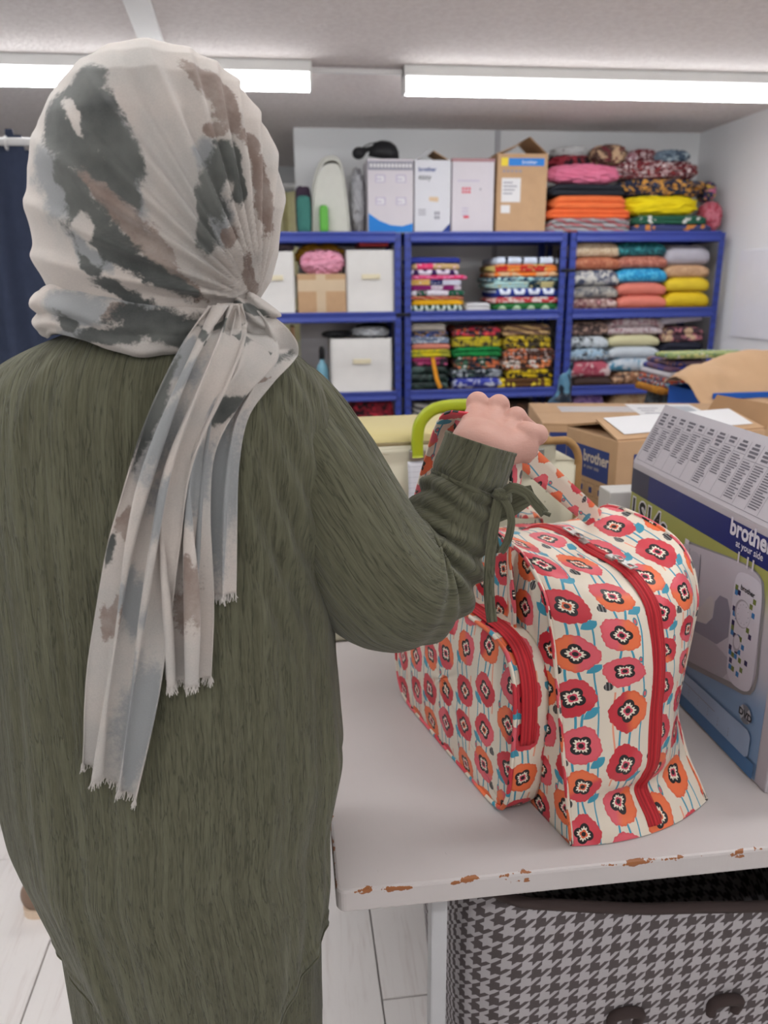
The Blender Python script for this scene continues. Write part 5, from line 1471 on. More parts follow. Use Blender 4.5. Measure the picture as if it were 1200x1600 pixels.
# ================================================================== THE PERSON
person = empty('person', (-.15, .83, 0))
tag(person, 'person seen from behind in olive tunic and patterned headscarf, holding the bag strap', 'person')
ORG = np.array([-.15, .83, 0.0])
def pm(name, V, F, mat, parent=person, uv=None, smooth=True): return mk(name, np.asarray(V) - ORG, F, mat, parent, smooth, None, uv)
def crinkle_mat(name, use_uv=True):
    b = MatB(name, .9, spec=.15)
    if use_uv: v = b.tc('UV')
    else: v = b.mapv(b.tc('Object'), (1, 1, 1))
    if use_uv:
        n1 = b.noise(b.mapv(v, (140, 9, 1)), 1.0, 3, .6, .35); n2 = b.noise(b.mapv(v, (520, 45, 1)), 1.0, 2, .6); n3 = b.noise(b.mapv(v, (70, 5, 1)), 1.0, 3, .55, .5)
    else:
        n1 = b.noise(b.mapv(v, (200, 200, 15)), 1.0, 3, .6); n2 = b.noise(b.mapv(v, (500, 500, 50)), 1.0, 2, .6); n3 = b.noise(b.mapv(v, (60, 60, 5)), 1.0, 3, .55)
    h = n1 * .8 + n2 * .35 + n3 * .8
    crv = 1.0 - (n1 - .5).abs().ramp(.0, .032)          # thin creases between the puckers, their shade painted into the colour
    c = b.mix((h - .62).ramp(.0, .75), S(79, 78, 61), S(100, 100, 81))  # ridges lighter, hollows darker: relief shading put into the colour
    c = b.mix(n2.ramp(.3, .75) * .3, c, S(116, 114, 94))
    c = b.mix(crv * .5, c, S(44, 44, 32))
    b.color(c); b.bump(h - crv * .3, .6, .004)
    b.b.inputs['Sheen Weight'].default_value = .15; b.b.inputs['Sheen Roughness'].default_value = .5
    return b.m
M_olive = crinkle_mat('olive_crinkle_cotton'); M_olive2 = crinkle_mat('olive_crinkle_cotton_trousers', False)
def skin_mat():
    b = MatB('skin', .5, spec=.35); n = b.noise(b.tc(), 40, 4); n2 = b.noise(b.tc(), 9, 3)
    c = b.mix(n2, S(186, 140, 126), S(198, 156, 141)); c = b.mix(n * .3, c, S(196, 140, 130)); b.color(c)
    b.b.inputs['Subsurface Weight'].default_value = .05; b.b.inputs['Subsurface Radius'].default_value = (.01, .004, .002); b.b.inputs['Subsurface Scale'].default_value = .5
    cr = b.noise(b.mapv(b.tc(), (1, 1, 3.5)), 130, 3, .6); b.bump(b.noise(b.tc(), 480, 3) * .5 + cr, .28, .0016); return b.m
M_skin = skin_mat()

# ---- torso section table: z, centre x, half width, half depth, centre y
TT = np.array([
    (1.450, -.122, .060, .060, .838), (1.438, -.125, .088, .070, .836), (1.425, -.130, .120, .080, .834), (1.408, -.135, .150, .090, .832), (1.385, -.138, .174, .100, .830),
    (1.350, -.140, .188, .108, .830), (1.30, -.142, .193, .114, .830), (1.22, -.144, .190, .120, .830), (1.12, -.146, .188, .122, .830), (1.02, -.148, .194, .126, .830), (.93, -.150, .200, .134, .832),
    (.84, -.157, .186, .140, .835), (.75, -.147, .172, .142, .837), (.66, -.141, .154, .140, .838), (.58, -.146, .140, .136, .838), (.50, -.152, .150, .132, .838), (.42, -.152, .148, .130, .838)])[::-1]
_tz = np.linspace(.42, 1.45, 200); _tt = np.stack([np.interp(_tz, TT[:, 0], TT[:, k]) for k in range(5)], -1)
for _ in range(6): _tt[1:-1, 1:] = .25 * _tt[:-2, 1:] + .5 * _tt[1:-1, 1:] + .25 * _tt[2:, 1:]
def torso(z): return [np.interp(z, _tz, _tt[:, k]) for k in (1, 2, 3, 4)]
NEXP = 2.25
def back_y(x, z):
    cx, a, b_, cy = torso(z); d = min(.999, abs((x - cx) / a))
    return cy - b_ * (1 - d ** NEXP) ** (1 / NEXP)
def on_back(px, py, off):
    """point of the picture put on the back of the tunic, lifted by off"""
    Y = .72
    for _ in range(12):
        P = aty(px, py, Y); Y = .5 * Y + .5 * (back_y(P[0], min(P[2], 1.44)) - off)
    return aty(px, py, Y)
NT_, NZ_ = 260, 210
rows, uvs = [], []
ang = np.linspace(0, 2 * np.pi, NT_ + 1)      # 0 = right side, 3pi/2 = back
def hem(a):
    s = abs(math.cos(a)); back = max(0, -math.sin(a))
    return .54 + .16 * s ** 1.6 + .03 * (1 - back) * (1 - s)
for q in np.linspace(0, 1, NZ_):
    row, ur = [], []; acc = 0; last = None
    for a in ang:
        z = 1.45 + (hem(a) - 1.45) * q; cx, ha, hb, cy = torso(z)
        c, s = math.cos(a), math.sin(a)
        k = (abs(c) ** NEXP + abs(s) ** NEXP) ** (-1 / NEXP)
        low = max(0., min(1., (1.25 - z) / .6))
        n1 = noise.noise(Vector((c * 2.6, s * 2.6, z * 1.3 + 3))); n2 = noise.noise(Vector((c * 6.5, s * 6.5, z * 1.6 + 9))); n3 = noise.noise(Vector((c * 15, s * 15, z * 3 + 5)))
        d = .010 * n1 * (.3 + low) + .0075 * n2 * (.35 + low) + .0022 * n3
        # drag folds towards the raised arm
        d += .004 * math.sin((z - 1.28 + .5 * c) * 90) * math.exp(-((c - .75) / .3) ** 2) * math.exp(-((z - 1.22) / .12) ** 2) * (s < .3)
        d *= min(1, q * 14)
        if q > .975: d += .0015
        x = cx + (ha * k + d) * c; y = cy + (hb * k + d) * s
        if z < .80: x = min(x, .0285)
        p = np.array([x, y, z])
        row.append(p); ur.append(((a - 1.5 * np.pi) * ha, z))
    rows.append(row); uvs.append(ur)
TUN = np.array(rows)
v, f = gridmesh(TUN); tun = pm('tunic', v, f, M_olive, person, np.array(uvs).reshape(-1, 2))
m = tun.modifiers.new('thickness', 'SOLIDIFY'); m.thickness = .0016; m.offset = -1
hp = TUN[-1]; v, f = tube_vf(hp, .0017, 6, False); pm('hem_seam', v, f, M_olive, tun, [(i % 6 * .001, i // 6 * .004) for i in range(len(v))])

# ---- sleeves
def sleeve(name, ctr, rad, n, wr, parent, flatten=None, ref=(0, 0, 1), seed=0, flip=False):
    path = spline(ctr, n); r = np.interp(np.linspace(0, len(rad) - 1, n), range(len(rad)), rad)
    for _ in range(8): r[1:-1] = .25 * r[:-2] + .5 * r[1:-1] + .25 * r[2:]
    t, N, B = frames(path, ref); K = 120
    s = np.concatenate([[0], np.cumsum(np.linalg.norm(np.diff(path, axis=0), axis=1))])
    R, U = [], []
    for i in range(n):
        row, ur = [], []
        for k in range(K + 1):
            a = 2 * np.pi * k / K; c, sn = math.cos(a), math.sin(a)
            d = wr(i / (n - 1), a, s[i]) if wr else 0
            d += .0035 * noise.noise(Vector((c * 2 + seed, sn * 2, s[i] * 9))) + .0016 * noise.noise(Vector((c * 7, sn * 7, s[i] * 20 + seed)))
            row.append(path[i] + (r[i] + d) * (c * N[i] + sn * B[i])); ur.append((a * r[i] * .9 + .4, s[i]))
        R.append(row); U.append(ur)
    v, f = gridmesh(np.array(R)); o = pm(name, v, f, M_olive, parent, np.array(U).reshape(-1, 2))
    m = o.modifiers.new('thickness', 'SOLIDIFY'); m.thickness = .0018; m.offset = -1
    return o, path, r, (t, N, B), np.array(R)
ctr = [atd(395, 610, .845), atd(440, 645, .845), atd(490, 715, .845), atd(530, 790, .855), atd(566, 860, .875), atd(604, 905, .905), atd(652, 898, .935), atd(690, 845, .945), atd(715, 780, .94), atd(738, 728, .935), atd(751, 690, .93)]
rad = [.050, .058, .062, .067, .075, .083, .076, .058, .046, .0425, .0415]
def wrk(q, a, s):
    d = 0
    # deep folds at the bend of the arm and around the tie on the forearm
    g = math.exp(-((q - .66) / .10) ** 2); d += .0065 * g * math.sin(q * 120 + 2.2 * math.sin(a + .6)) 
    g2 = math.exp(-((q - .80) / .05) ** 2); d += .004 * g2 * math.sin(q * 150 + 2.0 * math.sin(a * 2))
    g3 = math.exp(-((q - .845) / .016) ** 2); d -= .0055 * g3
    g4 = math.exp(-((q - .15) / .12) ** 2); d += .003 * g4 * math.sin(a * 5 + q * 14)
    if q > .985: d += .0008
    return d
slv, spath, srad, (st_, sN, sB), SR = sleeve('sleeve', ctr, rad, 190, wrk, person, seed=1)
cuff_c = spath[-1]; cuff_t = st_[-1]
# armhole seam: a thin raised ring round the upper sleeve
i0 = 58
v, f = tube_vf(SR[i0][:-1], .0014, 6, False); pm('armhole_seam', v, f, M_olive, slv, [(k % 6 * .001, k // 6 * .004) for k in range(len(v))])
# shoulder seam running along the top of the shoulder
dv = RT * .75 + UP * .65 - FW * .25
sm_ = np.array([SR[i][int(np.argmax((SR[i][:-1] - spath[i]) @ dv))] for i in range(12, i0, 2)])
v, f = tube_vf(spline(sm_[::3], 50), .0022, 8); pm('shoulder_seam', v, f, M_olive, slv, [(k % 8 * .001, k // 8 * .004) for k in range(len(v))])
ctl = [np.array(p) for p in ((-.25, .83, 1.345), (-.31, .83, 1.335), (-.355, .828, 1.29), (-.395, .826, 1.18), (-.425, .832, 1.05), (-.448, .85, .93), (-.46, .868, .83))]
sl2, lp, lr, _, LR = sleeve('sleeve', ctl, [.05, .06, .066, .066, .06, .05, .045], 110, lambda q, a, s: .003 * math.sin(q * 60 + 2 * math.sin(a)) * math.exp(-((q - .55) / .2) ** 2), person, ref=(0, 1, 0), seed=5)

# ---- tie ribbons on the forearm
M_tie = M_olive
cam_up, cam_rt = UP, RT
knot = atd(781, 773, .905)
V_, F_ = surface_nets(lambda G: smin(ell(G, knot, (.010, .009, .008)), ell(G, knot + RT * .008 - UP * .004, (.007, .007, .009)), .004) + .0008 * np.sin(G[..., 2] * 900), knot - .022, knot + .022, .0022)
pm('tie_knot', V_, F_, M_olive2, slv)
def tie(pts, wd, name='tie_ribbon', side=None):
    P = spline(pts, 40) - ORG
    return ribbon(name, P, wd, .0018, M_olive, slv, side=RT if side is None else side)
tie([knot, atd(775, 800, .90), atd(768, 850, .895), atd(764, 905, .893), atd(765, 940, .893), atd(769, 972, .895)], .0125)
tie([knot, atd(800, 762, .895), atd(822, 770, .892), atd(836, 785, .892), atd(851, 803, .893)], .0115, side=UP + RT * .3)
tie([knot, atd(793, 790, .898), atd(799, 815, .896), atd(793, 845, .896), atd(782, 862, .897), atd(774, 852, .902), atd(771, 822, .906), atd(776, 790, .907)], .0090)
o = tie([atd(768, 800, .93), atd(790, 790, .93), atd(815, 778, .928), atd(834, 770, .928)], np.interp(np.linspace(0, 1, 40), [0, .4, 1], [.03, .032, .020]), 'tie_tab', side=UP)
v, f = tube_vf(np.array([atd(848, 800, .893), atd(860, 805, .892)]), .0026, 6); pm('tie_end', v, f, M_olive2, slv)
# gathered band around the sleeve at the tie
ib = int(.845 * 189); v, f = tube_vf(SR[ib][:-1], .0040, 6, False); pm('tie_band', v, f, M_olive, slv, [(k % 6 * .001, k // 6 * .004) for k in range(len(v))])

# ---- trousers and shoes
def trou(G):
    d = ell(G, (-.152, .84, .90), (.155, .118, .16))
    for x in (-.232, -.076):
        d = smin(d, cone(G, (x, .84, .86), (x - .0, .845, .50), .088, .084), .04)
        d = np.minimum(d, cone(G, (x, .845, .50), (x, .86, .10), .084, .078))
    fold = .004 * np.sin(np.arctan2(G[..., 1] - .84, G[..., 0] + .152) * 14 + G[..., 2] * 5)
    return np.maximum(np.maximum(d + fold * (G[..., 2] < .8), .07 - G[..., 2]), G[..., 2] - .98)
V_, F_ = surface_nets(trou, (-.36, .66, .03), (.06, 1.02, 1.02), .010); pm('trousers', V_, F_, M_olive2)
def shoe(G, x): return np.maximum(smin(ell(G, (x, .83, .045), (.042, .075, .05)), ell(G, (x, .94, .03), (.046, .11, .042)), .03), .0008 - G[..., 2])
for x in (-.225, -.080):
    V_, F_ = surface_nets(lambda G: shoe(G, x), (x - .07, .72, -.008), (x + .07, 1.08, .11), .008); pm('shoe', V_, F_, plain('black_shoe', (44, 42, 44), .6))

# ---- body: one surface, with head, arms, legs and the gripping hand
wr_ = atd(748, 700, .932)
K_ = [atd(746, 630, .985), atd(779, 634, .980), atd(806, 653, .966), atd(822, 678, .950)]     # knuckles: index .. little
def handf(G):
    # directions: forward away from the camera, right, up
    pal = None
    for i, kk in enumerate(K_):
        root = wr_ + RT * (-.016 + .011 * i) + UP * (.006 - .005 * i)
        c = cone(G, root, kk - UP * .004, .0165, .0115)
        pal = c if pal is None else smin(pal, c, .010)
    pal = smin(pal, cone(G, wr_ - st_[-1] * .05, wr_ + st_[-1] * .005, .0255, .026), .022)
    # heel of the hand on the little-finger side and ball of the thumb
    pal = smin(pal, cone(G, wr_ + RT * .020 - UP * .004, K_[3] - UP * .020 + FW * .004, .017, .015), .018)
    pal = smin(pal, cone(G, wr_ - RT * .012 + FW * .012, K_[0] - UP * .024 + FW * .006, .016, .015), .016)
    res = pal
    ln = [(.040, .024, .020), (.044, .028, .021), (.041, .026, .020), (.033, .020, .018)]
    spread = [(-.02, .62, -.30), (.22, .55, -.28), (.42, .42, -.26), (.80, .25, -.02)]
    for i, kk in enumerate(K_):
        s = spread[i]; d1 = RT * s[0] + FW * s[1] + UP * s[2]; d1 = d1 / np.linalg.norm(d1)
        p1 = kk + d1 * ln[i][0] * (.80 if i < 3 else .48)
        d2 = (-UP * .95 + FW * .25 - RT * .10) if i < 3 else (FW * .85 - UP * .45 - RT * .45); d2 = d2 / np.linalg.norm(d2); p2 = p1 + d2 * ln[i][1]
        d3 = -UP * .45 - FW * .75 - RT * .15; d3 = d3 / np.linalg.norm(d3); p3 = p2 + d3 * ln[i][2]
        rr = [.0118, .0116, .0112, .0124][i]
        fg = smin(smin(cone(G, kk, p1, rr * 1.10, rr), cone(G, p1, p2, rr, rr * .93), .004), cone(G, p2, p3, rr * .93, rr * .8), .004)
        fg = smin(fg, ell(G, kk + UP * .001, (rr * 1.12,) * 3), .006)
        res = smin(res, fg, .0028)
    # thumb leaves the side of the palm near its base and closes under the strap
    t0 = wr_ - RT * .020 + FW * .016 - UP * .004; t1 = t0 + FW * .034 - RT * .006 - UP * .014; t2 = t1 + FW * .018 + RT * .016 - UP * .018; t3 = t2 + RT * .022 - UP * .006
    res = smin(res, smin(smin(cone(G, t0, t1, .015, .0125), cone(G, t1, t2, .0122, .011), .004), cone(G, t2, t3, .011, .009), .004), .010)
    return res
lo = np.min(np.array(K_ + [wr_]), 0) - .085; hi = np.max(np.array(K_ + [wr_]), 0) + .085
Vh, Fh = surface_nets(handf, lo, hi, .0021)
for _ in range(1):                                   # light smoothing of the hand surface
    acc = np.zeros_like(Vh); cnt = np.zeros(len(Vh))
    for a, b_ in ((0, 1), (1, 2), (2, 3), (3, 0)):
        np.add.at(acc, Fh[:, a], Vh[Fh[:, b_]]); np.add.at(cnt, Fh[:, a], 1)
        np.add.at(acc, Fh[:, b_], Vh[Fh[:, a]]); np.add.at(cnt, Fh[:, b_], 1)
    Vh = .5 * Vh + .5 * acc / cnt[:, None]
sh_r = np.array([.035, .83, 1.345]); sh_l = np.array([-.315, .83, 1.345]); el_r = atd(606, 915, .905)
def bodyf(G):
    d = smin(ell(G, (-.14, .83, 1.20), (.15, .085, .20)), ell(G, (-.152, .84, .93), (.15, .10, .16)), .08)
    d = smin(d, cone(G, (-.28, .83, 1.33), (-.01, .83, 1.33), .038, .038), .04)
    d = smin(d, cone(G, (-.128, .83, 1.36), (-.125, .85, 1.50), .055, .05), .03)
    d = smin(d, ell(G, (-.123, .865, 1.585), (.074, .092, .108)), .02)
    d = smin(d, ell(G, (-.123, .955, 1.575), (.011, .018, .016)), .01)          # nose
    d = smin(d, ell(G, (-.123, .944, 1.538), (.022, .010, .007)), .006)         # lips
    for s in (-1, 1):
        d = np.maximum(d, -ell(G, (-.123 + s * .030, .962, 1.592), (.016, .014, .010)))   # eye sockets
        d = np.minimum(d, ell(G, (-.123 + s * .030, .938, 1.592), (.013, .013, .013)))
        d = smin(d, ell(G, (-.123 + s * .075, .86, 1.585), (.008, .016, .026)), .006)     # ears
    for k in range(30, 180, 10): d = smin(d, cone(G, spath[k], spath[k + 10], min(.036, srad[k] * .55), min(.036, srad[k + 10] * .55)), .006)
    pl = [np.array(q) for q in ((-.40, .828, 1.10), (-.455, .87, .86), (-.468, .885, .78))]
    d = smin(d, cone(G, (-.29, .83, 1.325), pl[0], .036, .034), .03); d = smin(d, cone(G, pl[0], pl[1], .034, .024), .01)
    hd_ = smin(cone(G, pl[1], pl[2], .024, .034), cone(G, pl[2], pl[2] + [0, .012, -.03], .034, .03), .01)
    for k in range(4):
        b0 = pl[2] + np.array([.0, -.024 + .017 * k, -.03]); hd_ = smin(hd_, cone(G, b0, b0 + [.012, .012, -.055 + .008 * abs(k - 1.6)], .0115, .0095), .004)
    hd_ = smin(hd_, cone(G, pl[1] + [0, .02, -.04], pl[1] + [.012, .06, -.10], .014, .011), .008)
    d = smin(d, hd_, .01)
    for x in (-.225, -.080): d = smin(d, smin(cone(G, (x, .84, .86), (x, .845, .48), .075, .052), cone(G, (x, .845, .48), (x, .85, .07), .052, .036), .02), .03)
    return d
Vb, Fb = surface_nets(bodyf, (-.50, .70, .03), (.30, 1.02, 1.73), .0085)
Vall, Fall = join_vf([(Vb, Fb), (Vh, Fh)])
pm('body', Vall, Fall, M_skin)

# ================================================================== HEADSCARF
def scarf_mat():
    b = MatB('watercolour_print_scarf', .85, spec=.15)
    dk, br, gr = b.attr('ink')
    v = b.tc(); n = b.noise(v, 26, 6, .68); n2 = b.noise(v, 9, 4, .6); w_ = b.noise(b.mapv(v, (1, 1, 1)), 700, 2); n4 = b.noise(v, 230, 3, .7)
    ed = (n - .5) * .70 + (n4 - .5) * .55
    c = b.mix(n2.ramp(.35, .7), S(200, 190, 182), S(182, 178, 173))
    c = b.mix((gr + ed).ramp(.32, .80), c, S(148, 150, 151))
    c = b.mix((br + ed * 1.2).ramp(.42, .62) * (n.ramp(.2, .7) * .5 + .45), c, S(128, 108, 98))
    m = (dk + ed).ramp(.40, .66)
    c = b.mix(m, c, b.mix(n2.ramp(.3, .7), S(66, 69, 68), S(112, 114, 110)))
    c = b.mix(w_.ramp(.3, .7) * .12, c, S(120, 116, 112))
    b.color(c); b.bump(w_ + n4 * .6, .12, .0012)
    b.b.inputs['Sheen Weight'].default_value = .2
    return b.m
M_scarf = scarf_mat()
def paint_ink(o, field):
    me = o.data; a = me.color_attributes.new('ink', 'FLOAT_COLOR', 'POINT')
    arr = np.ones((len(me.vertices), 4), dtype=np.float32); arr[:, :3] = np.clip(field, 0, 1); a.data.foreach_set('color', arr.ravel())
def blobs(P2, lst):
    """P2 (n,2); lst of (channel, cx, cy, rx, ry, angle)"""
    P2 = np.asarray(P2, float); sc_ = 1.0 if np.ptp(P2[:, 1]) < .6 else 8.0
    wp = np.array([noise.noise_vector(Vector((p[0] * 38 / sc_, p[1] * 38 / sc_, 3.3)))[:2] for p in P2]) * .0075 * sc_ + np.array([noise.noise_vector(Vector((p[0] * 130 / sc_, p[1] * 130 / sc_, 8.1)))[:2] for p in P2]) * .0032 * sc_
    P2 = P2 + wp
    out = np.zeros((len(P2), 3))
    for ch, cx, cy, rx, ry, an in lst:
        neg = ch == 3
        a = math.radians(an); d = P2 - [cx, cy]; x = d[:, 0] * math.cos(a) + d[:, 1] * math.sin(a); y = -d[:, 0] * math.sin(a) + d[:, 1] * math.cos(a)
        r = np.sqrt((x / rx) ** 2 + (y / ry) ** 2); g = np.clip(1.25 - .75 * r, 0, 1)
        if neg: out[:, 0] = np.minimum(out[:, 0], 1 - g)
        else: out[:, ch] = np.maximum(out[:, ch], g)
    return out
# head section table from back view: z, left x, right x ; depth front and back
HT = np.array([(1.7020, -.124, -.116, .004), (1.6995, -.143, -.092, .030), (1.690, -.165, -.066, .062), (1.678, -.183, -.046, .082), (1.660, -.203, -.029, .098), (1.628, -.224, -.010, .112), (1.588, -.238, .000, .119), (1.552, -.242, .003, .120), (1.510, -.239, -.004, .117), (1.485, -.233, -.013, .111), (1.462, -.225, -.030, .100), (1.440, -.212, -.045, .088)])[::-1]
hz = np.concatenate([np.linspace(1.440, 1.66, 100, endpoint=False), 1.66 + .042 * np.sin(np.linspace(0, np.pi / 2, 60))])
KX, KZ = -.026, 1.466                      # where the folds gather
def fold(al, r):
    fr = min(1, r / .05) * max(0, 1 - max(0, r - .12) / .16)
    d = 0
    for a0, w_, am in ((111, 3.2, .0065), (103, 2.2, .0045), (98, 2.0, .0045), (93.5, 2.0, .005), (88, 2.2, .004), (82, 2.5, .004), (125, 3.0, .0055), (134, 3.0, .004), (143, 3.5, .006), (156, 3.5, .0045), (168, 4, .005), (118, 2.2, .0025), (75, 3, .003)):
        t_ = al - a0; d += am * math.exp(-(t_ / (w_ if t_ > 0 else w_ * .45)) ** 2)
    return d * fr
NA = 460
rows = []
for z in hz:
    xl, xr, dp = [np.interp(z, HT[:, 0], HT[:, k]) for k in (1, 2, 3)]
    cx, a = (xl + xr) / 2, (xr - xl) / 2; cy = .846 + .012 * (z - 1.44) / .26
    row = []
    for q in range(NA):
        th = 2 * np.pi * q / NA; c, s = math.cos(th), math.sin(th)
        k = (abs(c) ** 2.08 + abs(s) ** 2.08) ** (-1 / 2.08)
        x, y = cx + a * k * c, cy + dp * k * s
        w_ = max(0., min(1., (-s + .25) / .5))
        al = math.degrees(math.atan2(z - KZ, x - KX)); r = math.hypot(z - KZ, x - KX)
        d = fold(al, r) * w_ * 2.3 + .0028 * noise.noise(Vector((x * 12, y * 12, z * 9)))
        # hollow towards the nape under the bun of hair
        row.append((x + d * c, y + d * s, z + d * .3 * (z - 1.56) / .14))
    rows.append(row)
HD = np.array(rows)
for _ in range(0): HD[1:-1] = .25 * HD[:-2] + .5 * HD[1:-1] + .25 * HD[2:]
v, f = gridmesh(HD, False, True); f = [list(q) for q in f]
f.append(list(range((len(hz) - 1) * NA, len(hz) * NA)))
# open the face: drop faces at the front between chin and forehead
cen_ = np.array([v[q].mean(0) if len(q) == 4 else (0, 0, 9) for q in f])
keep = [q for q, cc in zip(f, cen_) if not (cc[1] > .90 and ((cc[0] + .123) / .066) ** 2 + ((cc[2] - 1.572) / .082) ** 2 < 1)]
hj = pm('headscarf', v, keep, M_scarf)
PX = lambda x, y: tuple(aty(x, y, .765)[[0, 2]])
def PB(ch, x, y, rx, ry, an=0): c = PX(x, y); s = .765 / 1150; return (ch, c[0], c[1], rx * s, ry * s, an)
bl = [PB(0, 142, 125, 26, 26), PB(0, 120, 160, 48, 26, 15), PB(0, 168, 185, 26, 55, 25), PB(0, 195, 240, 26, 58, 22), PB(0, 214, 300, 14, 32, 28), PB(0, 85, 200, 26, 38, -10), PB(0, 118, 222, 26, 36, 20), PB(0, 150, 235, 20, 50, 20), PB(0, 185, 285, 14, 40, 35),
      PB(0, 120, 300, 20, 48, 10), PB(0, 150, 360, 30, 40, 30), PB(0, 190, 385, 55, 26, -35), PB(0, 250, 425, 60, 18, -33), PB(0, 290, 450, 30, 10, -30), PB(0, 150, 405, 14, 26, 30), PB(0, 200, 455, 46, 12, -20),
      PB(0, 352, 255, 15, 24), PB(0, 340, 300, 14, 40, 5), PB(0, 326, 375, 17, 26, 5), PB(0, 368, 275, 9, 40, 5), PB(0, 322, 330, 10, 28),
      PB(3, 120, 186, 8, 30, 30), PB(3, 150, 395, 20, 8, -40), PB(3, 138, 355, 12, 22, 10), PB(1, 160, 275, 24, 26, 30), PB(1, 195, 325, 22, 60, 42), PB(1, 245, 385, 16, 60, 42), PB(1, 290, 440, 12, 40, 45), PB(1, 322, 128, 40, 16, -35), PB(1, 350, 165, 14, 46, 25), PB(1, 392, 218, 11, 20, 10), PB(1, 343, 205, 13, 12), PB(1, 408, 300, 13, 50, 0), PB(1, 360, 370, 9, 16), PB(1, 388, 430, 8, 40),
      PB(2, 75, 262, 30, 30), PB(2, 95, 300, 22, 40), PB(2, 140, 395, 12, 40, 30), PB(2, 172, 412, 26, 10, -40), PB(2, 330, 250, 14, 26), PB(2, 345, 330, 14, 50), PB(2, 205, 230, 12, 60, 15), PB(2, 225, 300, 10, 60, 10)]
fld = blobs(v[:, [0, 2]], bl) * (v[:, 1] < .87)[:, None]
paint_ink(hj, fld)
# ---- wrap around the neck
rows = []
prof = [(-.002, 1.428), (.004, 1.431), (.008, 1.438), (.006, 1.446), (.009, 1.454), (.005, 1.464), (-.003, 1.470), (-.015, 1.474), (-.028, 1.474)]
pr_ = spline(prof, 40)
for i in range(40):
    row = []
    for q in range(220):
        th = 2 * np.pi * q / 220; c, s = math.cos(th), math.sin(th)
        tw = .007 * math.sin(th * 2 + .6) + .012 * c * -.3
        rr = pr_[i][0] + .0022 * math.sin(i * .5 + th * 2.5) * math.sin(i / 39 * math.pi) + .004 * noise.noise(Vector((c * 4, s * 4, i * .2)))
        lo_ = .004 * math.sin(th * 5) * (1 - i / 39)
        row.append((-.141 + (.098 + rr) * c, .838 + (.095 + rr) * s, pr_[i][1] + tw + lo_ + .004 * noise.noise(Vector((c * 3, s * 3, 7)))))
    rows.append(row)
v, f = gridmesh(np.array(rows), False, True); nk = pm('neck_wrap', v, f, M_scarf, hj)
m = nk.modifiers.new('thickness', 'SOLIDIFY'); m.thickness = .0015; m.offset = -1
paint_ink(nk, blobs(v[:, [0, 2]], [PB(0, 250, 500, 70, 22, -8), PB(0, 180, 520, 60, 14), PB(0, 290, 525, 50, 14), PB(0, 330, 470, 40, 14, -30), PB(2, 130, 480, 50, 24), PB(2, 120, 520, 30, 14), PB(0, 110, 500, 16, 14), PB(1, 190, 485, 20, 10), PB(2, 230, 470, 40, 12)]))
# ---- hanging scarf ends
def tail(name, Lp, Rp, lift, nf, amp, ink, seed, spread=None):
    """Lp / Rp: left and right border points in the picture, laid on the back of the tunic"""
    n = 130; NWk = 70
    L2, R2 = spline(Lp, n), spline(Rp, n)
    rows = []
    for i in range(n):
        t_ = i / (n - 1); row = []
        lf_ = np.interp(t_, np.linspace(0, 1, len(lift)), lift)
        for k in range(NWk):
            w_ = k / (NWk - 1); p = L2[i] * (1 - w_) + R2[i] * w_
            P = on_back(p[0], p[1], lf_) if k % 6 == 0 or k == NWk - 1 else None
            row.append(P)
        ks = [k for k in range(NWk) if row[k] is not None]; arr = np.array([row[k] for k in ks])
        row = np.stack([np.interp(np.arange(NWk), ks, arr[:, c]) for c in range(3)], -1)
        for k in range(NWk):
            w_ = k / (NWk - 1); ph = nf * 2 * np.pi * (w_ + .10 * noise.noise(Vector((w_ * 3, t_ * 2.2, seed)))) + seed
            a_ = amp * (.7 + .6 * noise.noise(Vector((t_ * 3, w_ * 2, seed + 3)))) * min(1, min(w_, 1 - w_) * 8 + .25)
            sg = math.sin(ph); sg = sg * (1.35 - .35 * sg * sg)
            row[k, 1] -= a_ * (sg + 1) * .5; row[k, 0] += a_ * .5 * math.cos(ph)
        rows.append(row)
    G = np.array(rows); v, f = gridmesh(G); o = pm(name, v, f[:, ::-1], M_scarf, hj)
    m = o.modifiers.new('thickness', 'SOLIDIFY'); m.thickness = .0012; m.offset = 0
    T, Wd = np.meshgrid(np.linspace(0, 1, n), np.linspace(0, 1, NWk), indexing='ij')
    paint_ink(o, blobs(np.stack([Wd.ravel(), T.ravel()], -1), ink))
    # frayed end
    rnd = random.Random(seed); pr = []
    for k in range(0, NWk - 1):
        for rep in range(2):
            q = G[-1][k] + (G[-1][k + 1] - G[-1][k]) * rnd.random(); d = (G[-1][k] - G[-4][k]); d = d / np.linalg.norm(d); ln_ = rnd.uniform(.004, .011)
            e = q + d * ln_ + np.array([rnd.uniform(-.003, .003), rnd.uniform(-.002, .001), 0])
            pr.append(tube_vf(np.array([q - d * .002, (q + e) / 2 + [rnd.uniform(-.001, .001), 0, 0], e]), [.0006, .0005, .0003], 4))
    V, F = join_vf(pr); fr = pm('fringe', V, F, plain('scarf_fringe', (206, 200, 194), .9), hj); fr['kind'] = 'stuff'
    return o
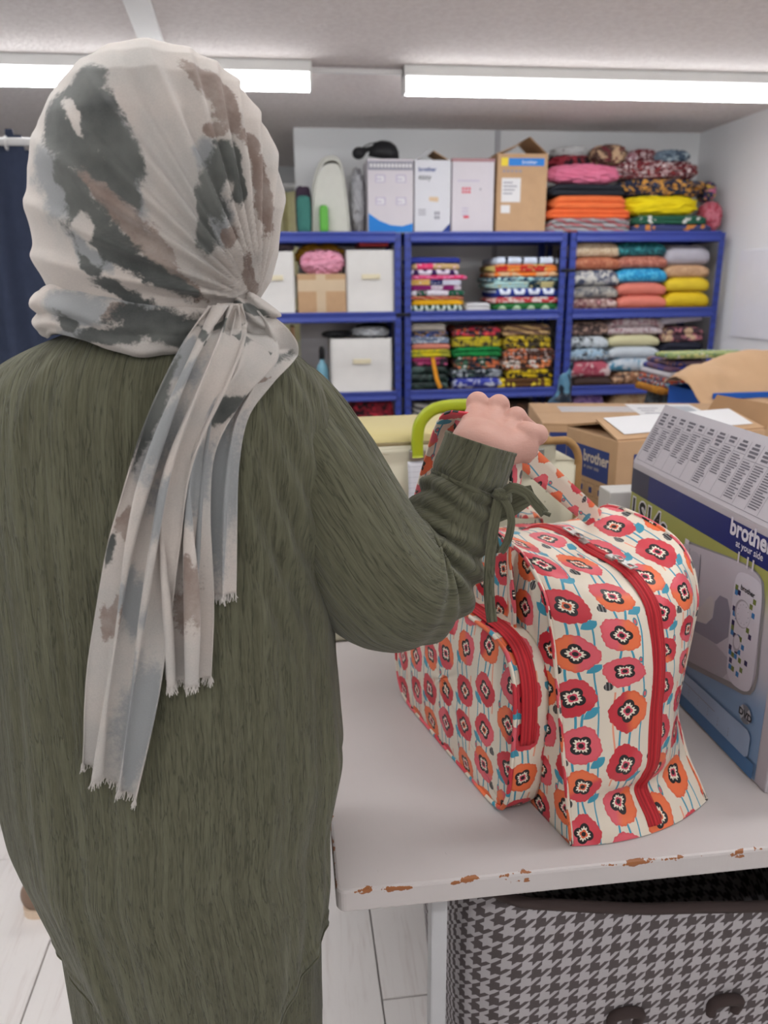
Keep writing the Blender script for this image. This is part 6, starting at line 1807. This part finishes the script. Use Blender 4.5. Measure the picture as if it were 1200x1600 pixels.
# top bundle falling from the knot over the right shoulder blade
tail('scarf_tail', [(345, 474), (320, 512), (300, 560), (286, 620), (282, 700), (276, 780), (272, 860), (268, 934)], [(402, 476), (448, 512), (466, 552), (426, 600), (390, 650), (376, 720), (372, 820), (369, 926)], [.035, .040, .026, .014, .010, .009, .008, .008], 2.4, .015,
     [(2, .55, .75, .6, .22, 0), (2, .4, .55, .3, .1, 0), (0, .75, .28, .22, .035, 0), (0, .15, .62, .15, .05, 0), (1, .8, .36, .15, .03, 0), (2, .2, .3, .2, .1, 0), (0, .2, .45, .1, .08, 0)], 2)
tail('scarf_tail', [(338, 480), (300, 525), (262, 590), (240, 660), (232, 760), (240, 860), (250, 960), (258, 1062)], [(385, 474), (420, 510), (432, 560), (380, 620), (336, 700), (326, 800), (330, 930), (326, 1058)], [.040, .046, .034, .024, .019, .018, .014, .010], 2.2, .019,
     [(2, .4, .42, .4, .05, 0), (0, .3, .36, .2, .06, 0), (2, .7, .62, .3, .08, 0), (1, .6, .84, .2, .06, 0), (0, .9, .45, .15, .06, 0), (0, .5, .17, .35, .02, 0), (1, .3, .25, .1, .05, 0)], 5)
tail('scarf_tail', [(334, 478), (286, 540), (238, 640), (206, 740), (172, 850), (152, 960), (138, 1070), (134, 1188)], [(372, 474), (380, 520), (352, 600), (300, 720), (280, 850), (262, 980), (244, 1100), (214, 1248)], [.042, .050, .042, .030, .026, .020, .015, .012], 2.8, .019,
     [(0, .06, .62, .06, .05, 0), (0, .1, .30, .08, .10, 0), (2, .45, .68, .25, .04, 0), (2, .75, .88, .3, .1, 0), (1, .15, .55, .1, .04, 0), (1, .2, .72, .12, .04, 0), (0, .5, .10, .4, .018, 0), (2, .3, .36, .2, .1, 0), (2, .6, .5, .2, .06, 0), (2, .2, .2, .3, .04, 0)], 9)
# the bunch where the scarf is tied
kn = atd(375, 492, .765)
def knf(G):
    d = ell(G, kn, (.036, .026, .022)); x = (G[..., 0] - kn[0]); z = G[..., 2] - kn[2]
    return d + .0035 * np.sin((z + x * .8) * 330 + 2 * np.sin(x * 70))
V_, F_ = surface_nets(knf, kn - .055, kn + .055, .0028); o = pm('scarf_knot', V_, F_, M_scarf, hj)
paint_ink(o, blobs(V_[:, [0, 2]], [PB(0, 390, 485, 40, 8, -20), PB(2, 350, 500, 30, 14)]))
